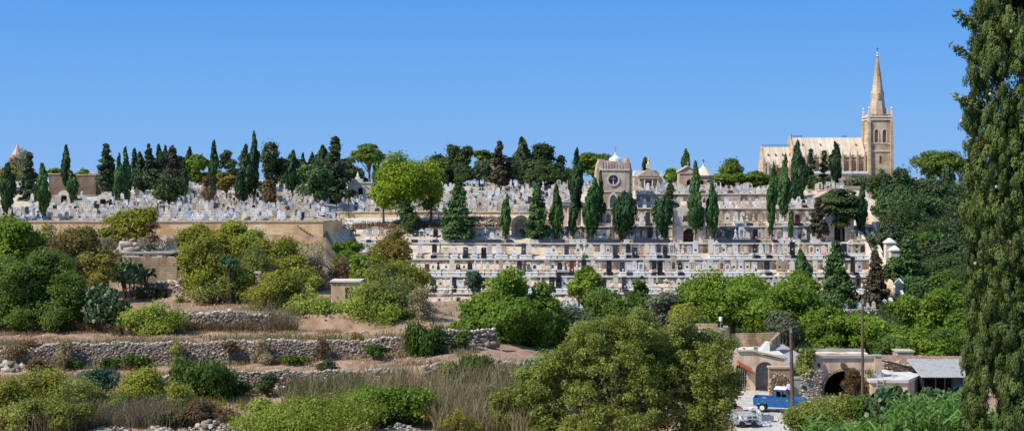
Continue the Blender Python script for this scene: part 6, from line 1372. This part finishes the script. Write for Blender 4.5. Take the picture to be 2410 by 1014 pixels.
Y = 131; o = thing('roof_hut', 'small grey block hut standing above the rusty roofs', 'hut', (wx(2131, Y), Y, YZ)); h = zf(828, Y); MB().box(-.75, .75, 0, 1.6, 0, h).build('wall', 'roofgrey', o); MB().box(-.85, .85, -.1, 1.7, h, h + .12).build('roof', 'sand', o)
# poles
for (px, Y, pt, lb) in ((1866, 110, 768, 'thick wooden utility pole in front of the blue pickup'), (2030, 112, 700, 'tall thin utility pole in front of the arched barn')):
    o = thing('utility_pole', lb, 'pole', (wx(px, Y), Y, YZ - .3), 0, 'wooden utility poles'); h = wz(pt, Y) - YZ + .3; lean = -.16 if px < 1900 else 0
    MB().tube([(0, 0, 0), (lean * .5, 0, h * .5), (lean, 0, h)], [.17, .145, .12] if px < 1900 else [.13, .11, .09], 10).build('post', 'wood', o)
    MB().box(lean - .06, lean + .06, -.16, -.1, h - .5, h - .15).tube([(lean, -.1, h - .2), (lean, -.22, h - .1)], .03, 5).build('insulator_bracket', 'iron', o)
# blue pickup
Y = 113.6; o = thing('pickup_truck', 'blue pickup truck with white cab roof parked in the farmyard', 'pickup truck', (wx(1835, Y), Y, YZ + .0), R(-16))
def side(poly, y0, y1, nm, mat, par, bev=.02): m = MB(); m.prism(poly, y0, y1); return m.build(nm, mat, par, bevel=bev)
W = .80
body = MB(); body.plate([(-2.0, .55), (-1.72, .52), (-1.68, .78), (-1.5, .98), (-1.2, 1.0), (-.95, .80), (-.88, .5), (.95, .5), (1.0, .78), (1.2, .98), (1.5, .98), (1.72, .78), (1.78, .5), (2.08, .5), (2.1, .98), (2.0, 1.12), (.78, 1.2), (.78, 1.22), (-.32, 1.22), (-.32, 1.18), (-2.05, 1.18)], [], -W, -W + .05)
body.plate([(-2.0, .55), (-1.72, .52), (-1.68, .78), (-1.5, .98), (-1.2, 1.0), (-.95, .80), (-.88, .5), (.95, .5), (1.0, .78), (1.2, .98), (1.5, .98), (1.72, .78), (1.78, .5), (2.08, .5), (2.1, .98), (2.0, 1.12), (.78, 1.2), (.78, 1.22), (-.32, 1.22), (-.32, 1.18), (-2.05, 1.18)], [], W - .05, W)
body.box(-2.04, -1.99, -W + .052, W - .052, .55, 1.18); body.box(-1.99, -.36, -W + .052, W - .052, .72, .77); body.box(-.36, -.31, -W + .052, W - .052, .6, 1.22)
body.prism([(.8, .7), (2.06, .7), (2.08, .98), (1.98, 1.13), (.8, 1.2)], -W + .052, W - .052); body.box(-.3, .79, -W + .052, W - .052, .5, .55); body.build('body', 'bluepaint', o)
cab = MB()
for sy in (-1, 1):
    y0, y1 = (-W + .03, -W + .08) if sy < 0 else (W - .08, W - .03)
    cab.plate([(-.32, 1.222), (.78, 1.222), (.52, 1.86), (-.30, 1.86)], [[(-.2, 1.3), (.18, 1.3), (.18, 1.78), (-.2, 1.78)], [(.24, 1.3), (.64, 1.3), (.46, 1.78), (.24, 1.78)]], y0, y1)
cab.box(-.32, -.28, -W + .083, W - .083, 1.222, 1.36); cab.box(-.32, -.28, -W + .083, -W + .2, 1.36, 1.86); cab.box(-.32, -.28, W - .2, W - .083, 1.36, 1.86); cab.build('cab_frame', 'bluepaint', o)
MB().box(-.4, .6, -W + .0, W - .0, 1.862, 1.95).build('cab_roof', 'white', o, bevel=.03)
MB().prism([(.76, 1.225), (.79, 1.225), (.55, 1.85), (.52, 1.85)], -W + .1, W - .1).build('windscreen', 'glass', o); MB().box(-.3, -.29, -W + .21, W - .21, 1.37, 1.84).build('rear_window', 'glass', o)
s = MB(); s.box(-.1, .35, -.6, -.15, .56, 1.1); s.box(-.15, -.02, -.6, -.15, 1.1, 1.55); s.box(-.1, .35, .15, .6, .56, 1.1); s.box(-.15, -.02, .15, .6, 1.1, 1.55); s.build('seat', 'dark', o)
for x in (-1.33, 1.36):
    for sy in (-1, 1):
        t = MB(); t.tr = Matrix.Translation((x, sy * (W - .1), .37)) @ Matrix.Rotation(R(90), 4, 'X'); t.lathe([(.2, -.10), (.34, -.10), (.37, -.07), (.37, .07), (.34, .10), (.2, .10)], 0, 0, 18); wh = t.build('wheel', 'tyre', o)
        r = MB(); r.tr = Matrix.Translation((x, sy * (W - .1), .37)) @ Matrix.Rotation(R(90), 4, 'X'); r.lathe([(.05, -.115), (.19, -.105), (.2, -.06), (.2, .06), (.19, .105), (.05, .115)], 0, 0, 14); r.build('rim', 'white', wh)
b = MB(); b.box(2.1, 2.2, -W, W, .5, .62); b.build('bumper', 'iron', o)
for sy in (-.55, .55): m = MB(); m.tr = Matrix.Translation((2.09, sy, .85)) @ Matrix.Rotation(R(90), 4, 'Y'); m.lathe([(.1, -.03), (.11, 0), (.08, .03)], 0, 0, 12); m.build('headlight', 'scrapwhite', o)
b = MB(); b.box(-.15, -.05, -W - .02, -W - .002, 1.02, 1.06); b.build('door_handle', 'iron', o); b = MB(); b.box(-2.06, -2.042, -.7, -.55, .8, 1.0); b.box(-2.06, -2.042, .55, .7, .8, 1.0); b.build('tail_light', 'red', o)
b = MB(); b.box(-1.8, 1.9, -.3, .3, .38, .5); b.build('chassis', 'dark', o)
# junk in the yard
Y = 107; o = thing('metal_cage_trailer', 'pale metal tube cage trailer loaded with white scrap at the bottom', 'trailer', (wx(1756, Y), Y, YZ)); f = MB(); L_, D_, Hh = 1.0, .8, 1.1
for x in (-L_, -.33, .33, L_):
    for y in (-D_, D_): f.tube([(x, y, .25), (x, y, Hh)], .025, 5)
for z in (.27, .65, Hh):
    for y in (-D_, D_): f.tube([(-L_, y, z), (L_, y, z)], .025, 5)
    for x in (-L_, L_): f.tube([(x, -D_, z), (x, D_, z)], .025, 5)
f.tube([(L_, 0, .3), (L_ + .9, 0, .35)], .03, 5); f.build('frame', 'scrapwhite', o); MB().box(-L_, L_, -D_, D_, .28, .33).build('floor', 'iron', o)
for sx in (-.45, .45):
    for sy in (-D_ - .08, D_ + .08): m = MB(); m.tr = Matrix.Translation((sx, sy, .25)) @ Matrix.Rotation(R(90), 4, 'X'); m.lathe([(.1, -.06), (.25, -.06), (.25, .06), (.1, .06)], 0, 0, 12); m.build('wheel', 'tyre', o)
def junk(px, Y, mat, shape, s, rot, label, name, cat, z=0.0):
    m = MB()
    if shape == 'crate':
        m.box(-s, s, -s * .7, -s * .64, 0, s); m.box(-s, s, s * .64, s * .7, 0, s); m.box(-s, -s + .04, -s * .63, s * .63, 0, s); m.box(s - .04, s, -s * .63, s * .63, 0, s); m.box(-s + .045, s - .045, -s * .63, s * .63, .02, .06)
    elif shape == 'sheet':
        corr(m, -s, s, -s * .7, s * .7, .05, s * .5, n=12)
    elif shape == 'bag': m.lathe([(s * .5, 0), (s * .75, s * .25), (s * .6, s * .8), (s * .25, s * 1.1), (s * .3, s * 1.25)], 0, 0, 9)
    elif shape == 'chair':
        for x in (-s, s):
            for y in (-s, s): m.tube([(x, y, 0), (x, y, s * 2)], .02, 4)
        m.box(-s, s, -s, s, s * 2, s * 2 + .05); m.box(-s, s, s, s + .04, s * 2.1, s * 3.6)
    elif shape == 'drum': m.lathe([(s * .95, 0), (s, .04), (s, s * 1.1), (s * 1.04, s * 1.15), (s, s * 1.2), (s, s * 2.3), (s * .9, s * 2.35)], 0, 0, 14)
    elif shape == 'engine':
        m.box(-s, s, -s * .6, s * .6, s * .2, s * .9); m.box(-s * .6, s * .4, -s * .4, s * .4, s * .9, s * 1.3); m.tube([(-s, 0, s * .5), (-s * 1.5, 0, s * .7), (-s * 1.5, 0, s * 1.4)], s * .12, 6)
        for x in (-s * .6, s * .6): m.box(x - .05, x + .05, -s * .5, s * .5, 0, s * .2)
    tag(m.build(name, mat, None, (wx(px, Y), Y, YZ + z), R(rot)), label, cat, 'scrap strewn over the farmyard')
junk(1745, 107.2, 'white', 'bag', .32, 10, 'white sack lying in the cage trailer, left', 'sack', 'sack', .34); junk(1768, 107.2, 'scrapwhite', 'bag', .36, 40, 'greyish sack lying in the cage trailer, right', 'sack', 'sack', .34); junk(1757, 106.8, 'steel', 'sheet', .6, 20, 'bent metal sheet on top of the cage trailer', 'metal_sheet', 'metal sheet', .75)
junk(1726, 113.2, 'dark', 'engine', .55, 20, 'black scrap engine at the upper left of the yard junk', 'scrap_engine', 'engine'); junk(1742, 112.4, 'rust', 'engine', .4, -30, 'rusty engine block right of the black one', 'scrap_engine', 'engine')
junk(1757, 112.6, 'bluepaint', 'crate', .28, 5, 'small blue crate in the row of yard junk', 'crate', 'crate'); junk(1768, 112.8, 'white', 'drum', .2, 0, 'white drum in the row of yard junk', 'drum', 'drum'); junk(1775, 112.5, 'green', 'crate', .24, 20, 'small green crate right of the white drum', 'crate', 'crate'); junk(1785, 112.5, 'white', 'bag', .3, 0, 'white plastic bag near the pickup rear wheel', 'sack', 'sack')
junk(1790, 109.5, 'scrapwhite', 'engine', .45, 60, 'pale grey machine part right of the cage trailer', 'scrap_engine', 'machine part'); junk(1803, 108.8, 'iron', 'crate', .5, 12, 'grey metal box at the right of the scrap', 'metal_box', 'box'); junk(1797, 107, 'scrapwhite', 'sheet', .5, -20, 'pale sheet lying at the right foot of the scrap', 'metal_sheet', 'metal sheet')
junk(1715, 110, 'steel', 'sheet', .6, 50, 'crumpled steel sheet under the big tree edge', 'metal_sheet', 'metal sheet'); junk(1700, 109, 'scrapwhite', 'chair', .22, 30, 'pale broken chair half hidden by the big tree', 'chair', 'chair'); junk(1730, 109.8, 'iron', 'chair', .2, -15, 'grey metal chair frame behind the cage trailer', 'chair', 'chair'); junk(1712, 116, 'iron', 'drum', .3, 0, 'dark drum standing below the farmhouse grille window', 'drum', 'drum'); junk(1722, 118.6, 'white', 'bag', .3, 0, 'white bag on the paving by the big tree', 'sack', 'sack')
junk(1905, 116.5, 'white', 'bag', .4, 0, 'white bag in front of the tall scrap heap', 'sack', 'sack'); junk(1918, 117.2, 'rust', 'drum', .28, 0, 'rusty drum in front of the tall scrap heap', 'drum', 'drum'); junk(1899, 117.5, 'scrapwhite', 'crate', .35, 30, 'pale crate beside the pickup nose', 'crate', 'crate'); junk(1772, 109.3, 'navysheet', 'crate', .4, 8, 'dark blue crate directly behind the cage trailer', 'crate', 'crate')
# ---------------------------------------------------------------- huts on the left slope
Y = 147; o = thing('block_wall', 'concrete block wall with ragged white top on the left slope', 'wall', (wx(352, Y), Y, wz(668, Y))); W = M(128, Y) / 2; h = M(62, Y)
MB().box(-W, W, 0, .3, 0, h).build('wall', 'farmwall', o); m = MB(); x = -W
while x < W - .6:
    if random.random() < .7: m.box(x, x + .55, 0, .3, h + .002, h + random.choice([.08, .12, .2]))
    x += .6
m.build('top_block', 'cream', o)
Y = 151; o = thing('plank_roof_shed', 'shed with sagging orange plank roof behind the block wall', 'shed', (wx(345, Y), Y, wz(640, Y))); W = M(120, Y) / 2; h = M(45, Y)
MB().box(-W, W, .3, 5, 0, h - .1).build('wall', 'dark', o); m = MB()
for i in range(13): x = -W - .1 + i * (2 * W) / 13; m.box(x, x + 2 * W / 13 - .03, -.2 - random.random() * .15, .2, h - .55 + random.uniform(0, .1), h - .12)
m.build('plank_fascia', 'plank', o); MB().box(-W - .15, W + .15, -.3, 5.2, h - .1, h + .06).build('roof', 'roofgrey', o)
tree('twiggy', 362, 566, 598, 84, 153.5, 'twig', 'pile of grey dead branches lying on the plank roof shed')
Y = 139; o = thing('ruined_hut', 'small ruined cream hut with flat slab roof in the undergrowth', 'hut', (wx(812, Y), Y, min(gz(812, Y), wz(705, Y)))); W = M(66, Y) / 2; h = wz(664, Y) - o.location.z
m = MB(); m.plate([(-W, 0), (W, 0), (W, h), (-W, h - .1)], [[(.0, .3), (.8, .3), (.8, h - .5), (.0, h - .5)]], 0, .3); m.box(-W, W, .9, 3, 0, h - .12); m.box(-W, -W + .3, .3, .9, 0, h - .12); m.build('wall', 'plaster', o); MB().box(-W - .1, W + .2, -.15, 3.1, h, h + .15).build('roof_slab', 'cream', o)
Y = 137.6; o = thing('stone_pillar', 'small rough stone pillar between the olive yellow trees', 'pillar', (wx(606, Y), Y, wz(705, Y))); MB().box(-.28, .28, 0, .5, 0, M(62, Y), tx=.04, ty=.04).build('shaft', 'farmwall', o); MB().box(-.33, .3, -.04, .5, M(62, Y), M(66, Y)).build('cap', 'cream', o)
o = MB().box(-.12, .12, 0, .2, 0, 1.7).build('marker_post', 'marble', None, (wx(152, 200), 200, wz(566, 200))); tag(o, 'single white post below the left graves', 'post')
# ---------------------------------------------------------------- light, sky, camera
sc = bpy.context.scene
w = bpy.data.worlds.new('World'); sc.world = w; w.use_nodes = True; nt = w.node_tree
EL, AZ = 47.0, 25.0
sd = Vector((-math.cos(R(AZ)) * math.cos(R(EL)), -math.sin(R(AZ)) * math.cos(R(EL)), math.sin(R(EL))))
sky = nt.nodes.new('ShaderNodeTexSky'); sky.sky_type = 'NISHITA'; sky.sun_disc = False; sky.sun_elevation = R(EL); sky.sun_rotation = math.atan2(sd.x, sd.y)
sky.air_density = 1.0; sky.dust_density = .15; sky.ozone_density = 2.2; sky.altitude = 50
tc = nt.nodes.new('ShaderNodeTexCoord'); sx = nt.nodes.new('ShaderNodeSeparateXYZ'); nt.links.new(tc.outputs['Generated'], sx.inputs['Vector'])
rp = ramp(nt, [(.20, .41, .77), (.165, .39, .78), (.080, .30, .76), (.17, .33, .64), (.15, .30, .58)], [0, .03, .13, .5, 1]); nt.links.new(sx.outputs['Z'], rp.inputs['Fac'])
vm = nt.nodes.new('ShaderNodeVectorMath'); vm.operation = 'SCALE'; vm.inputs['Scale'].default_value = 11.0; nt.links.new(rp.outputs['Color'], vm.inputs['Vector'])
mx = nt.nodes.new('ShaderNodeMixRGB'); mx.inputs['Fac'].default_value = .93; nt.links.new(sky.outputs['Color'], mx.inputs['Color1']); nt.links.new(vm.outputs['Vector'], mx.inputs['Color2'])
nt.links.new(mx.outputs['Color'], nt.nodes['Background'].inputs['Color']); nt.nodes['Background'].inputs['Strength'].default_value = .09
l = bpy.data.lights.new('Sun', 'SUN'); l.energy = 4.9; l.angle = R(.53); l.color = (1, .95, .87); lo = bpy.data.objects.new('Sun', l); C.objects.link(lo); lo.rotation_euler = (-sd).to_track_quat('-Z', 'Y').to_euler(); lo.location = (0, 0, 200)
cam = bpy.data.cameras.new('Camera'); co = bpy.data.objects.new('Camera', cam); C.objects.link(co); co.location = (0, 0, CZ); co.rotation_euler = (R(90), 0, 0)
cam.sensor_width = 36; cam.lens = F / 2410 * 36; cam.shift_y = -(507 - H) / 2410; cam.clip_start = .5; cam.clip_end = 20000; sc.camera = co
sc.view_settings.view_transform = 'Standard'; sc.view_settings.look = 'None'; sc.view_settings.exposure = .2; sc.view_settings.gamma = 1
sc.cycles.max_bounces = 5; sc.cycles.diffuse_bounces = 3
